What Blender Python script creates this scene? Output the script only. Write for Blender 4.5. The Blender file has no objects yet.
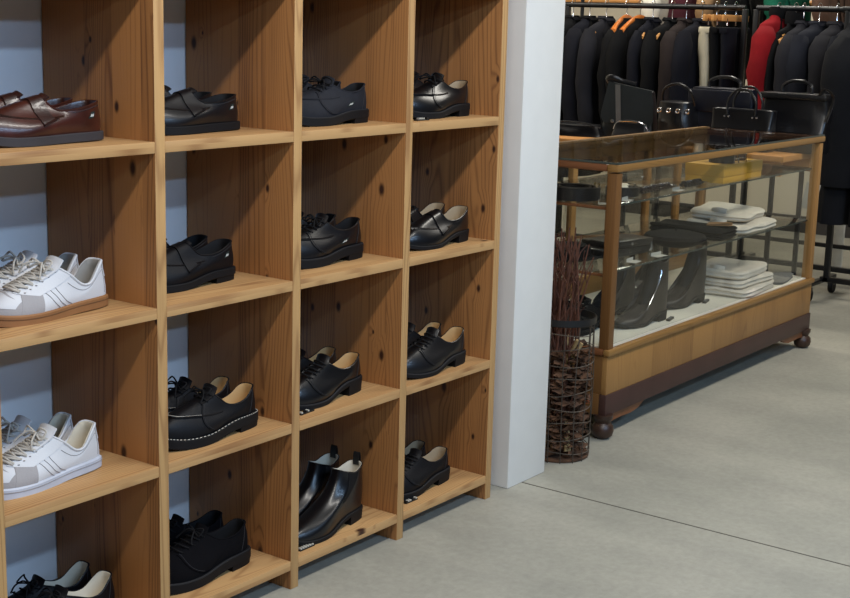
import bpy, bmesh, math, random
from mathutils import Vector, Matrix, noise
PI = math.pi
col = bpy.context.scene.collection
rnd = random.Random(7)

# ------------------------------------------------------------------ helpers
def lin(c):
    return tuple(((v / 255) / 12.92 if v / 255 <= .04045 else ((v / 255 + .055) / 1.055) ** 2.4) for v in c)

def lerp(a, b, t): return a + (b - a) * t
def clamp(x, a=0., b=1.): return max(a, min(b, x))
def sst(a, b, x):
    t = clamp((x - a) / (b - a)); return t * t * (3 - 2 * t)

def keyed(keys, x):
    """smooth interpolation through (x, value) keys"""
    if x <= keys[0][0]: return keys[0][1]
    if x >= keys[-1][0]: return keys[-1][1]
    for i in range(len(keys) - 1):
        if x <= keys[i + 1][0]:
            x0, y0 = keys[i]; x1, y1 = keys[i + 1]
            m0 = (y1 - y0) / (x1 - x0); m1 = m0
            if i > 0: m0 = .5 * (m0 + (y0 - keys[i - 1][1]) / (x0 - keys[i - 1][0]))
            if i < len(keys) - 2: m1 = .5 * (m1 + (keys[i + 2][1] - y1) / (keys[i + 2][0] - x1))
            h = x1 - x0; t = (x - x0) / h
            return ((2*t**3 - 3*t*t + 1) * y0 + (t**3 - 2*t*t + t) * h * m0 + (-2*t**3 + 3*t*t) * y1 + (t**3 - t*t) * h * m1)

class MB:
    """collects shapes for ONE mesh object"""
    def __init__(s): s.v = []; s.f = []; s.m = []; s.mi = 0
    def add(s, vs, fs):
        o = len(s.v); s.v += [Vector(v) for v in vs]
        s.f += [tuple(i + o for i in f) for f in fs]; s.m += [s.mi] * len(fs)
        return s
    def grid(s, rows, closed_u=False, closed_v=False, cap=False):
        """rows: list of rings of points"""
        n = len(rows[0]); R = len(rows); vs = [p for r in rows for p in r]; fs = []
        for i in range(R if closed_v else R - 1):
            for j in range(n if closed_u else n - 1):
                a = i * n + j; b = i * n + (j + 1) % n
                c = ((i + 1) % R) * n + (j + 1) % n; d = ((i + 1) % R) * n + j
                fs.append((a, b, c, d))
        if cap:
            fs.append(tuple(reversed(range(n)))); fs.append(tuple((R - 1) * n + j for j in range(n)))
        return s.add(vs, fs)
    def box(s, lo, hi, bev=0.):
        bm = bmesh.new()
        x0, y0, z0 = lo; x1, y1, z1 = hi
        V = [bm.verts.new(p) for p in ((x0,y0,z0),(x1,y0,z0),(x1,y1,z0),(x0,y1,z0),(x0,y0,z1),(x1,y0,z1),(x1,y1,z1),(x0,y1,z1))]
        for f in ((3,2,1,0),(4,5,6,7),(0,1,5,4),(1,2,6,5),(2,3,7,6),(3,0,4,7)): bm.faces.new([V[i] for i in f])
        if bev > 0: bmesh.ops.bevel(bm, geom=list(bm.edges), offset=bev, segments=2, affect='EDGES', profile=.5)
        bm.verts.index_update()
        s.add([v.co.copy() for v in bm.verts], [tuple(v.index for v in f.verts) for f in bm.faces]); bm.free()
        return s
    def tube(s, pts, r, n=8, closed=False, smooth=0, taper=None):
        pts = [Vector(p) for p in pts]
        if smooth: pts = catmull(pts, smooth, closed)
        N = len(pts); rows = []
        prev = None
        for i, p in enumerate(pts):
            if closed: t = pts[(i + 1) % N] - pts[i - 1]
            else: t = pts[min(i + 1, N - 1)] - pts[max(i - 1, 0)]
            if t.length < 1e-9: t = Vector((0, 0, 1))
            t.normalize()
            if prev is None:
                a = Vector((0, 0, 1)) if abs(t.z) < .9 else Vector((1, 0, 0))
                prev = (a - t * a.dot(t)).normalized()
            else:
                prev = prev - t * prev.dot(t)
                prev = prev.normalized() if prev.length > 1e-6 else t.orthogonal().normalized()
            b = t.cross(prev)
            rr = r if not callable(r) else r(i / (N - 1))
            if taper: rr *= taper(i / (N - 1))
            ra, rb = (rr if isinstance(rr, tuple) else (rr, rr))
            rows.append([p + prev * (math.cos(2*PI*k/n) * ra) + b * (math.sin(2*PI*k/n) * rb) for k in range(n)])
        return s.grid(rows, closed_u=True, closed_v=closed, cap=not closed)
    def lathe(s, prof, center=(0,0,0), n=20, axis='Z', cap=True):
        c = Vector(center); rows = []
        for r, z in prof:
            ring = []
            for k in range(n):
                a = 2 * PI * k / n; x, y = r * math.cos(a), r * math.sin(a)
                ring.append(c + (Vector((x, y, z)) if axis == 'Z' else Vector((x, z, y)) if axis == 'Y' else Vector((z, x, y))))
            rows.append(ring)
        return s.grid(rows, closed_u=True, cap=cap)
    def xf(s, M): s.v = [M @ v for v in s.v]; return s
    def flip(s): s.f = [tuple(reversed(f)) for f in s.f]; return s
    def mirror_y(s):
        s.v = [Vector((v.x, -v.y, v.z)) for v in s.v]; return s.flip()
    def build(s, name, mats, parent=None, smooth=True, angle=40, fix=False):
        me = bpy.data.meshes.new(name)
        me.from_pydata([tuple(v) for v in s.v], [], s.f)
        if not isinstance(mats, (list, tuple)): mats = [mats]
        for m in mats: me.materials.append(m)
        for p, mi in zip(me.polygons, s.m): p.material_index = mi
        bm = bmesh.new(); bm.from_mesh(me)
        bmesh.ops.recalc_face_normals(bm, faces=bm.faces) if fix else None
        if smooth:
            ca = math.radians(angle)
            for f in bm.faces: f.smooth = True
            for e in bm.edges:
                if len(e.link_faces) == 2 and e.calc_face_angle(0) > ca: e.smooth = False
        bm.to_mesh(me); bm.free()
        o = bpy.data.objects.new(name, me); col.objects.link(o)
        if parent: o.parent = parent
        return o

def catmull(pts, n, closed=False):
    out = []; N = len(pts)
    for i in range(N if closed else N - 1):
        if closed: p0, p1, p2, p3 = pts[i-1], pts[i], pts[(i+1) % N], pts[(i+2) % N]
        else: p0, p1, p2, p3 = pts[max(i-1,0)], pts[i], pts[i+1], pts[min(i+2,N-1)]
        for k in range(n):
            t = k / n
            out.append(.5 * ((2*p1) + (p2-p0)*t + (2*p0-5*p1+4*p2-p3)*t*t + (3*p1-p0-3*p2+p3)*t**3))
    if not closed: out.append(pts[-1])
    return out

def tag(o, label, cat, group=None):
    o['label'] = label; o['category'] = cat
    if group: o['group'] = group
    return o
def thing(name, label, cat, loc=(0,0,0), rz=0., group=None):
    o = bpy.data.objects.new(name, None); col.objects.link(o)
    o.empty_display_size = .05
    o.location = loc; o.rotation_euler = (0, 0, rz)
    return tag(o, label, cat, group)
def structure(o, **k):
    o['kind'] = 'structure'; return o

# ------------------------------------------------------------------ materials
def new_mat(name):
    m = bpy.data.materials.new(name); m.use_nodes = True
    nt = m.node_tree; b = nt.nodes['Principled BSDF']
    return m, nt, b
def nd(nt, typ, **kw):
    n = nt.nodes.new(typ)
    for k, v in kw.items():
        if k in ('operation','blend_type','data_type','feature','bands_direction','wave_type','wave_profile','noise_dimensions','voronoi_dimensions','distance','interpolation_type','invert'):
            setattr(n, k, v)
        else: n.inputs[k].default_value = v
    return n
def ln(nt, a, b): nt.links.new(a, b)
def ramp(nt, stops):
    n = nt.nodes.new('ShaderNodeValToRGB'); cr = n.color_ramp
    while len(cr.elements) < len(stops): cr.elements.new(.5)
    for e, (p, c) in zip(cr.elements, stops): e.position = p; e.color = (*c, 1)
    return n
def plain(name, c, rough=.5, metal=0., spec=.5, nscale=0., namp=.12, bump=0., bscale=200., coat=0., sheen=0.):
    """base colour with slight mottling, optional bump"""
    m, nt, b = new_mat(name); L = lin(c)
    b.inputs['Base Color'].default_value = (*L, 1); b.inputs['Roughness'].default_value = rough
    b.inputs['Metallic'].default_value = metal; b.inputs['Specular IOR Level'].default_value = spec
    if coat: b.inputs['Coat Weight'].default_value = coat; b.inputs['Coat Roughness'].default_value = .12
    if sheen: b.inputs['Sheen Weight'].default_value = sheen; b.inputs['Sheen Roughness'].default_value = .5
    tc = nt.nodes.new('ShaderNodeTexCoord')
    n = nd(nt, 'ShaderNodeTexNoise', Scale=nscale or 14., Detail=4.); ln(nt, tc.outputs['Object'], n.inputs['Vector'])
    r = ramp(nt, [(.3, tuple(v * (1 - namp) for v in L)), (.7, tuple(min(1, v * (1 + namp)) for v in L))])
    ln(nt, n.outputs['Fac'], r.inputs['Fac']); ln(nt, r.outputs['Color'], b.inputs['Base Color'])
    if bump:
        n2 = nd(nt, 'ShaderNodeTexNoise', Scale=bscale, Detail=3.); ln(nt, tc.outputs['Object'], n2.inputs['Vector'])
        bp = nd(nt, 'ShaderNodeBump', Strength=bump, Distance=.002); ln(nt, n2.outputs['Fac'], bp.inputs['Height'])
        ln(nt, bp.outputs['Normal'], b.inputs['Normal'])
    return m

def wood(name, light, dark, grain='Z', across='Y', third='X', width=.09, freq=1., knots=.5, rough=.5, contrast=1., tint=.12, kdark=(58, 32, 20)):
    m, nt, b = new_mat(name); N = nt.nodes
    tc = N.new('ShaderNodeTexCoord'); sp = N.new('ShaderNodeSeparateXYZ'); ln(nt, tc.outputs['Object'], sp.inputs[0])
    g, a, t = sp.outputs[grain], sp.outputs[across], sp.outputs[third]
    def mth(op, x, y=None, z=None):
        n = nd(nt, 'ShaderNodeMath', operation=op)
        for i, q in enumerate((x, y, z)):
            if q is None: continue
            if isinstance(q, (int, float)): n.inputs[i].default_value = q
            else: ln(nt, q, n.inputs[i])
        return n.outputs[0]
    tq = mth('SNAP', t, .02)
    a2 = mth('ADD', a, mth('MULTIPLY', tq, 3.73))
    g2 = mth('ADD', g, mth('MULTIPLY', tq, 2.17))
    pid = mth('FLOOR', mth('DIVIDE', a2, width))
    wn = nd(nt, 'ShaderNodeTexWhiteNoise', noise_dimensions='1D'); ln(nt, pid, wn.inputs['W'])
    g3 = mth('ADD', g2, mth('MULTIPLY', wn.outputs['Value'], 5.))
    # knots, in the board's own plane
    kv = N.new('ShaderNodeCombineXYZ'); ln(nt, a2, kv.inputs[0]); ln(nt, mth('MULTIPLY', g3, .55), kv.inputs[1])
    vo = nd(nt, 'ShaderNodeTexVoronoi', voronoi_dimensions='2D', feature='F1', Scale=9.); ln(nt, kv.outputs[0], vo.inputs['Vector'])
    vc = N.new('ShaderNodeSeparateColor'); ln(nt, vo.outputs['Color'], vc.inputs[0])
    has = mth('LESS_THAN', vc.outputs[0], knots)
    size = mth('MULTIPLY_ADD', vc.outputs[1], .055, .022)
    near = mth('MULTIPLY', has, mth('SUBTRACT', 1., mth('SMOOTH_MIN', mth('DIVIDE', vo.outputs['Distance'], mth('MULTIPLY', size, 5.)), 1., .05)))
    core = nd(nt, 'ShaderNodeMapRange', interpolation_type='SMOOTHSTEP'); ln(nt, mth('DIVIDE', vo.outputs['Distance'], size), core.inputs['Value'])
    for k, v in (('From Min', .45), ('From Max', 1.6), ('To Min', 1.), ('To Max', 0.)): core.inputs[k].default_value = v
    knot = mth('MULTIPLY', core.outputs[0], has)
    # growth rings
    cv = N.new('ShaderNodeCombineXYZ'); ln(nt, a2, cv.inputs[0]); ln(nt, mth('MULTIPLY', g3, .07), cv.inputs[1]); ln(nt, mth('MULTIPLY', wn.outputs['Value'], 3.), cv.inputs[2])
    nz = nd(nt, 'ShaderNodeTexNoise', Scale=9. * freq, Detail=1.5, Roughness=.4); ln(nt, cv.outputs[0], nz.inputs['Vector'])
    ph = mth('ADD', mth('MULTIPLY', nz.outputs['Fac'], 120.), mth('MULTIPLY', a2, 560. * freq))
    ph = mth('ADD', ph, mth('MULTIPLY', near, 9.))
    ring = mth('MULTIPLY_ADD', mth('SINE', ph), .5, .5)
    ring = mth('POWER', ring, 4.)
    fv = N.new('ShaderNodeCombineXYZ'); ln(nt, a2, fv.inputs[0]); ln(nt, mth('MULTIPLY', g3, .03), fv.inputs[1]); ln(nt, t, fv.inputs[2])
    fb = nd(nt, 'ShaderNodeTexNoise', Scale=320., Detail=2.); ln(nt, fv.outputs[0], fb.inputs['Vector'])
    lo = nd(nt, 'ShaderNodeTexNoise', Scale=14., Detail=2.); ln(nt, cv.outputs[0], lo.inputs['Vector'])
    fac = mth('ADD', mth('MULTIPLY', ring, .55 * contrast), mth('MULTIPLY', mth('SUBTRACT', fb.outputs['Fac'], .5), .45))
    fac = mth('ADD', fac, mth('MULTIPLY', mth('SUBTRACT', lo.outputs['Fac'], .5), 1.1))
    fac = mth('ADD', fac, mth('MULTIPLY', mth('SUBTRACT', wn.outputs['Value'], .5), tint * 2.5))
    r = ramp(nt, [(0., lin(light)), (1., lin(dark))]); ln(nt, fac, r.inputs['Fac'])
    mx = nd(nt, 'ShaderNodeMix', data_type='RGBA'); ln(nt, knot, mx.inputs['Factor']); ln(nt, r.outputs['Color'], mx.inputs['A'])
    mx.inputs['B'].default_value = (*lin(kdark), 1)
    ln(nt, mx.outputs['Result'], b.inputs['Base Color'])
    b.inputs['Roughness'].default_value = rough; b.inputs['Specular IOR Level'].default_value = .35
    bp = nd(nt, 'ShaderNodeBump', Strength=.12, Distance=.001); ln(nt, fac, bp.inputs['Height']); ln(nt, bp.outputs['Normal'], b.inputs['Normal'])
    return m

def glass(name, tint=(.93, .96, .95), strength=1.):
    m = bpy.data.materials.new(name); m.use_nodes = True; nt = m.node_tree
    nt.nodes.remove(nt.nodes['Principled BSDF']); out = nt.nodes['Material Output']
    tr = nd(nt, 'ShaderNodeBsdfTransparent'); tr.inputs['Color'].default_value = (*tint, 1)
    gl = nd(nt, 'ShaderNodeBsdfGlossy', Roughness=.02)
    lw = nd(nt, 'ShaderNodeLayerWeight', Blend=.5)
    pw_ = nd(nt, 'ShaderNodeMath', operation='POWER'); ln(nt, lw.outputs['Facing'], pw_.inputs[0]); pw_.inputs[1].default_value = 4.5
    mu = nd(nt, 'ShaderNodeMath', operation='MULTIPLY_ADD'); ln(nt, pw_.outputs[0], mu.inputs[0]); mu.inputs[1].default_value = .8 * strength; mu.inputs[2].default_value = .010 * strength
    mix = nd(nt, 'ShaderNodeMixShader'); ln(nt, mu.outputs[0], mix.inputs[0]); ln(nt, tr.outputs[0], mix.inputs[1]); ln(nt, gl.outputs[0], mix.inputs[2])
    ln(nt, mix.outputs[0], out.inputs['Surface'])
    return m

def concrete(name):
    m, nt, b = new_mat(name); tc = nt.nodes.new('ShaderNodeTexCoord')
    n1 = nd(nt, 'ShaderNodeTexNoise', Scale=1.7, Detail=6., Roughness=.6); ln(nt, tc.outputs['Object'], n1.inputs['Vector'])
    n2 = nd(nt, 'ShaderNodeTexNoise', Scale=45., Detail=5., Roughness=.7); ln(nt, tc.outputs['Object'], n2.inputs['Vector'])
    mp = nt.nodes.new('ShaderNodeMapping'); mp.inputs['Scale'].default_value = (2.2, .5, 1); mp.inputs['Rotation'].default_value = (0, 0, .5)
    ln(nt, tc.outputs['Object'], mp.inputs[0])
    n3 = nd(nt, 'ShaderNodeTexNoise', Scale=2.5, Detail=4.); ln(nt, mp.outputs[0], n3.inputs['Vector'])
    r1 = ramp(nt, [(.3, lin((150, 148, 136))), (.7, lin((173, 169, 155)))]); ln(nt, n1.outputs['Fac'], r1.inputs['Fac'])
    r2 = ramp(nt, [(.25, (.82, .82, .82)), (.75, (1.06, 1.06, 1.06))]); ln(nt, n2.outputs['Fac'], r2.inputs['Fac'])
    r3 = ramp(nt, [(.35, (.93, .93, .93)), (.65, (1.04, 1.04, 1.03))]); ln(nt, n3.outputs['Fac'], r3.inputs['Fac'])
    m1 = nd(nt, 'ShaderNodeMix', data_type='RGBA', blend_type='MULTIPLY', Factor=1.); ln(nt, r1.outputs[0], m1.inputs['A']); ln(nt, r2.outputs[0], m1.inputs['B'])
    m2 = nd(nt, 'ShaderNodeMix', data_type='RGBA', blend_type='MULTIPLY', Factor=1.); ln(nt, m1.outputs['Result'], m2.inputs['A']); ln(nt, r3.outputs[0], m2.inputs['B'])
    ln(nt, m2.outputs['Result'], b.inputs['Base Color']); b.inputs['Roughness'].default_value = .55; b.inputs['Specular IOR Level'].default_value = .3
    bp = nd(nt, 'ShaderNodeBump', Strength=.08, Distance=.002); ln(nt, n2.outputs['Fac'], bp.inputs['Height']); ln(nt, bp.outputs['Normal'], b.inputs['Normal'])
    return m

M = {}
CL, CD = (172, 118, 68), (88, 50, 30)
M['div'] = wood('cedar board upright', CL, CD, 'Z', 'Y', 'X', width=.085, knots=.58, tint=.24, contrast=.78)
M['brd'] = wood('cedar board shelf', (190, 148, 98), (138, 94, 56), 'X', 'Y', 'Z', width=.11, knots=.06, contrast=1.)
M['edge'] = wood('cedar board lit edge', (192, 150, 98), (132, 90, 54), 'Z', 'X', 'Y', width=.3, knots=0., contrast=.9, tint=0)  # lighter copy of the upright wood; stronger light on front faces put into colour
M['wall'] = plain('white paint', (222, 225, 228), .7, namp=.02, bump=.05, bscale=90)
M['cream'] = plain('cream paint', (206, 196, 176), .8, namp=.05, nscale=2)
M['column'] = plain('warm lit white paint', (226, 223, 216), .7, namp=.02, bump=.05, bscale=90)  # white wall paint with a warmer light put into its colour
M['dim'] = plain('unseen wall dark grey', (92, 92, 94), .9, namp=.03)  # unseen walls, colour darkened to cut the fill light
M['ceil'] = plain('unseen ceiling dark grey', (120, 120, 120), .9, namp=.02)  # unseen ceiling, colour darkened for less bounce light
M['floor'] = concrete('polished concrete')
M['joint'] = plain('joint sealant', (84, 80, 70), .8)
M['oak'] = wood('aged oak', (158, 116, 66), (108, 70, 36), 'Z', 'X', 'Y', width=.16, knots=.0, contrast=.6, tint=.2, freq=1.4, rough=.42)
M['oakx'] = wood('aged oak rail', (144, 106, 58), (100, 67, 35), 'X', 'Z', 'Y', width=.2, knots=.0, contrast=.6, tint=.05, freq=1.4, rough=.4)
M['oaky'] = wood('aged oak end', (118, 72, 42), (78, 46, 26), 'Y', 'Z', 'X', width=.2, knots=.0, contrast=.6, tint=.05, freq=1.4, rough=.4)
M['oakend'] = wood('dark oak end panel', (114, 77, 40), (76, 49, 26), 'Z', 'Y', 'X', width=.2, knots=.0, contrast=.6, tint=.05, freq=1.4, rough=.45)
M['plinth'] = plain('brown stained wood', (66, 42, 36), .5, namp=.15, nscale=8)
M['foot'] = plain('turned dark wood', (58, 38, 28), .4, namp=.2, nscale=20)
M['deck'] = plain('white linen deck', (214, 208, 192), .9, namp=.04)
M['glass'] = glass('clear glass', (.975, .985, .975)); M['glasstop'] = glass('clear glass top', (.94, .96, .95), 1.)
M['glassedge'] = plain('green glass edge', (56, 64, 60), .2)
M['leather'] = plain('black leather', (13, 12, 15), .36, spec=.42, nscale=30, bump=.1, bscale=420, coat=.10)
M['leather_shine'] = plain('polished black leather', (11, 11, 14), .3, spec=.45, nscale=30, coat=.12, bump=.06)
M['leather_matte'] = plain('matte black leather', (12, 11, 14), .5, spec=.22, nscale=30, bump=.25, bscale=420)
M['suede'] = plain('black suede', (10, 9, 12), .95, spec=.12, nscale=60, bump=.15)
M['nubuck'] = plain('dark grey nubuck', (29, 30, 36), .8, spec=.3, nscale=60, bump=.15)
M['brown'] = plain('burgundy brown leather', (60, 27, 20), .3, spec=.45, nscale=25, namp=.3, bump=.1, coat=.2)
M['browndark'] = plain('dark brown leather', (42, 19, 15), .34, spec=.45, nscale=40, namp=.3, bump=.2, bscale=250, coat=.3)
M['rubber'] = plain('black rubber', (14, 14, 16), .65, spec=.25)
M['rubber_grey'] = plain('dark grey rubber', (54, 51, 53), .6, spec=.35)
M['gum'] = plain('gum rubber', (142, 98, 60), .55, spec=.35)
M['gumdark'] = plain('dark gum rubber', (112, 76, 46), .6)
M['wrub'] = plain('white rubber', (186, 190, 200), .5, spec=.4)
M['white'] = plain('white leather', (204, 204, 206), .5, spec=.35, bump=.1, bscale=350, namp=.03)
M['whitesuede'] = plain('pale grey suede', (158, 154, 154), .9, spec=.2, bump=.2, namp=.05)
M['lacew'] = plain('white cotton lace', (188, 182, 172), .9, spec=.2, bump=.3, bscale=900)
M['laceb'] = plain('black cotton lace', (12, 11, 13), .8, spec=.25)
M['tan'] = plain('tan leather lining', (186, 148, 98), .6, spec=.3, namp=.1)
M['linbeige'] = plain('beige leather lining', (160, 140, 112), .7, spec=.3, namp=.1)
M['lincream'] = plain('cream lining', (206, 196, 176), .8, spec=.2, namp=.06)
M['lingrey'] = plain('grey textile lining', (150, 146, 140), .9, spec=.2, namp=.1)
M['linblack'] = plain('black lining', (16, 15, 16), .7, spec=.2)
M['stitch'] = plain('white thread', (200, 192, 178), .8)
M['stitchd'] = plain('dark thread', (40, 38, 40), .8)
M['tabgreen'] = plain('dark green woven tab', (22, 34, 30), .8)
M['tabmark'] = plain('pale print', (196, 196, 190), .7)
M['chrome'] = plain('polished steel', (205, 205, 210), .18, metal=1.)
M['brass'] = plain('brass', (196, 158, 84), .25, metal=1.)
M['black'] = plain('black card', (14, 14, 14), .5)
M['cardw'] = plain('white card', (176, 172, 160), .8, namp=.03)
M['yellow'] = plain('mustard paper', (196, 146, 46), .7, namp=.06)
M['metalblack'] = plain('black powder coated steel', (16, 17, 20), .4, spec=.5)
M['wire'] = plain('rusty dark wire', (82, 73, 64), .55, metal=.4, nscale=30, namp=.35)
M['twig'] = plain('dried red brown twig', (82, 46, 30), .75, nscale=60, namp=.35)
M['straw'] = plain('pale dried stalk', (168, 140, 96), .8, nscale=40, namp=.2)
M['bark'] = plain('dry bark and leaves', (86, 58, 38), .85, nscale=22, namp=.55, bump=.6, bscale=60)
M['cotton'] = plain('white cotton shirt', (210, 200, 184), .9, nscale=25, namp=.06, bump=.35, bscale=45, sheen=.1)
M['greycloth'] = plain('grey felt', (112, 110, 106), .95, nscale=60, namp=.15, bump=.2)
M['boot'] = plain('dark brown black boot leather', (30, 24, 22), .45, spec=.4, nscale=18, namp=.3, bump=.08)
M['hangerwood'] = wood('hanger wood', (206, 150, 86), (168, 110, 58), 'X', 'Z', 'Y', width=.5, knots=0, contrast=.5, tint=0)
M['hangerorange'] = plain('orange varnished wood', (196, 112, 48), .35, nscale=18, namp=.15)
M['tablewood'] = wood('oak table top', (196, 138, 78), (150, 98, 50), 'Y', 'X', 'Z', width=.3, knots=0, contrast=.6, tint=.05)
def cloth(name, c, bump=.35): return plain(name, c, .92, spec=.2, nscale=7, namp=.18, bump=bump, bscale=120)
for k, c in dict(c_black=(9, 9, 11), c_navy=(15, 16, 24), c_char=(30, 30, 35), c_brown=(36, 29, 28), c_grey=(47, 47, 50), c_red=(122, 15, 22),
                 c_cream=(190, 180, 156), c_maroon=(58, 22, 30), c_tan=(150, 118, 84), c_green=(22, 92, 70), c_slate=(27, 29, 37), c_white=(206, 200, 186), c_mbrown=(84, 62, 50), c_near=(19, 20, 24)).items():
    M[k] = cloth('fabric ' + k[2:], c)
M['bagblk'] = plain('black bag leather', (13, 13, 17), .33, spec=.55, nscale=20, namp=.2, bump=.25, bscale=120, coat=.15)
M['bagnavy'] = plain('navy black bag leather', (18, 20, 32), .36, spec=.55, nscale=20, namp=.2, bump=.2, bscale=120)
M['baggrn'] = plain('green black bag leather', (24, 29, 31), .42, spec=.5, nscale=14, namp=.18, bump=.2, bscale=120)
M['baggrey'] = plain('grey strap', (78, 76, 74), .55)
M['slotmetal'] = plain('white enamelled steel', (214, 208, 192), .5)

# ------------------------------------------------------------------ room
ROOM_H = 2.9
def slab(name, lo, hi, m, bev=0.):
    return structure(MB().box(lo, hi, bev).build(name, m, smooth=bev > 0))
slab('floor', (-5, -5, -.1), (6.6, 3.2, 0), M['floor'])
slab('ceiling', (-5, -5, ROOM_H), (6.6, 3.2, ROOM_H + .1), M['ceil'])
slab('wall_left', (-5, .345, 0), (.946, .5, ROOM_H), M['wall'])
slab('column', (.946, .0, 0), (1.152, .5, ROOM_H), M['column'], .004)
slab('wall_back', (6.6, -5, 0), (6.7, 3.2, ROOM_H), M['cream'])
slab('wall_side', (-5, 3.2, 0), (6.7, 3.3, ROOM_H), M['cream'])
slab('wall_right', (-5, -5.1, 0), (6.7, -5, ROOM_H), M['dim'])
slab('wall_front', (-5.1, -5, 0), (-5, .5, ROOM_H), M['dim'])
slab('baseboard_back', (6.575, -5, 0), (6.6, 3.2, .09), plain('dark skirting', (60, 56, 52), .6))
slab('trim_1', (1.0235, -5, -.001), (1.0275, .0, .0010), M['joint'])          # saw-cut joint in the concrete
structure(bpy.data.objects['trim_1'])

# ------------------------------------------------------------------ shoe shelf
W = .414; T = .0274; TS = .0233; DEP = .341
ZS = [1.7690, 1.4298, 1.0907, .7511, .4120, .0718]      # top faces of the boards, top to bottom
shelf = thing('shoe_shelf', 'open cedar cubbyhole shelf holding shoes against the white wall', 'shelf', (-.828, 0, 0))
def lx(x): return x + .828
for i in range(5):
    x = (i - 2) * W
    d_ = MB().box((lx(x), 0, 0), (lx(x) + T, DEP, ZS[0] + .02), .0012).build('divider', [M['div'], M['edge']], shelf)
    for p_ in d_.data.polygons:
        if p_.normal.y < -.6: p_.material_index = 1
for i in range(4):
    x0 = (i - 2) * W + T; x1 = (i - 1) * W
    for z in ZS:
        MB().box((lx(x0), .0, z - TS), (lx(x1), DEP - .001, z), .0012).build('shelf_board', M['brd'], shelf)

# ------------------------------------------------------------------ shoes
class Last:
    """geometry of one shoe: heel at the origin, toe towards +x, outer side +y"""
    def __init__(s, L=.285, heel=.018, sole=.012, spring=.010, latw=1., toe_e=.62, toe_h=.046, toe_tip=-.006,
                 xa=.008, xb=.50, wt=.030, topz=((0,.085),(.12,.080),(.35,.060),(.55,.060),(.8,.082),(1,.098)),
                 vamp=.055, drop=.026, crook=0., bulge=.006, heelback=.004, topshift=0., ptoe=1., wide=.35):
        s.__dict__.update(locals()); del s.__dict__['s']
        k = latw
        s.lat = [(0,.031*k),(.2,.031*k),(.4,.032*k),(.55,.037*k),(.68,.043*k),(.8,.0445*k),(.9,.043*k),(1,.040*k)]
        s.med = [(0,.031*k),(.2,.030*k),(.38,.026*k),(.5,.028*k),(.65,.039*k),(.75,.042*k),(.9,.039*k),(1,.034*k)]
    def zbot(s, u):
        return s.heel * (1 - sst(.24, .62, u)) + s.spring * (clamp((u - .74) / .26)) ** 2
    def plan(s, phi, off=0.):
        u = (1 - math.cos(phi)) / 2; sg = 1 if math.sin(phi) >= 0 else -1
        w = keyed(s.lat if sg > 0 else s.med, u)
        e = lerp(.55, s.toe_e, sst(.4, .9, u))
        y = sg * w * abs(math.sin(phi)) ** e + s.toe_tip * sst(.55, 1., u)
        x = u * s.L
        if off:
            d = 1e-3; a = s.plan(phi - d); b = s.plan(phi + d)
            t = Vector((b[0] - a[0], b[1] - a[1])); t.normalize() if t.length > 0 else None
            x += -t.y * off * -1 * -1; y += t.x * off          # left normal of the clockwise run
        return x, y, u
    def top(s, phi):
        q = (1 - math.cos(phi)) / 2; sg = 1 if math.sin(phi) >= 0 else -1
        x = s.L * (s.xa / s.L + (s.xb - s.xa / s.L) * q)
        y = sg * s.wt * abs(math.sin(phi)) ** .62 * lerp(1, .85, q) + s.toe_tip * .3 * q
        return Vector((x, y, keyed(s.topz, q)))
    def S(s, phi, h):
        x, y, u = s.plan(phi); zb = s.zbot(u) + s.sole
        B = Vector((x, y, zb)); Tp = s.top(phi); H = Tp.z - zb
        g = sst(.52, 1., u) ** 1.1
        sg = 1 if y >= 0 else -1
        P1 = B + Vector((lerp(-s.heelback * (1 - sst(0, .2, u)), s.ptoe * .004, g), sg * s.bulge * math.sin(phi) ** 2, lerp(.42 * H, s.toe_h, g)))
        P2 = Tp + Vector((s.vamp * g - .004 * (1 - sst(0, .15, u)), (y - Tp.y) * s.wide * (1 - .3 * g), lerp(-.42 * H, -s.drop, g)))
        i = 1 - h
        R_ = B * i**3 + P1 * (3*i*i*h) + P2 * (3*i*h*h) + Tp * h**3
        if s.crook:
            b = s.crook * g * (4 * h * i) ** 1.5; R_ = R_ + Vector((-b, 0, -b * .45))
        return R_
    def nrm(s, phi, h):
        d = .004; h0, h1 = max(0, h - d), min(1, h + d)
        a = s.S(phi + d, h) - s.S(phi - d, h); b = s.S(phi, h1) - s.S(phi, h0)
        n = b.cross(a)
        if n.length < 1e-12: return Vector((0, 0, 1))
        n.normalize(); return n
    def P(s, phi, h, off=0.):
        p = s.S(phi, h)
        if off: p = p + s.nrm(phi, h) * off
        return p
    def h_at_x(s, phi, x):
        lo, hi = 0., 1.
        for _ in range(18):
            m = (lo + hi) / 2
            if s.S(phi, m).x > x: lo = m
            else: hi = m
        return (lo + hi) / 2

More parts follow.
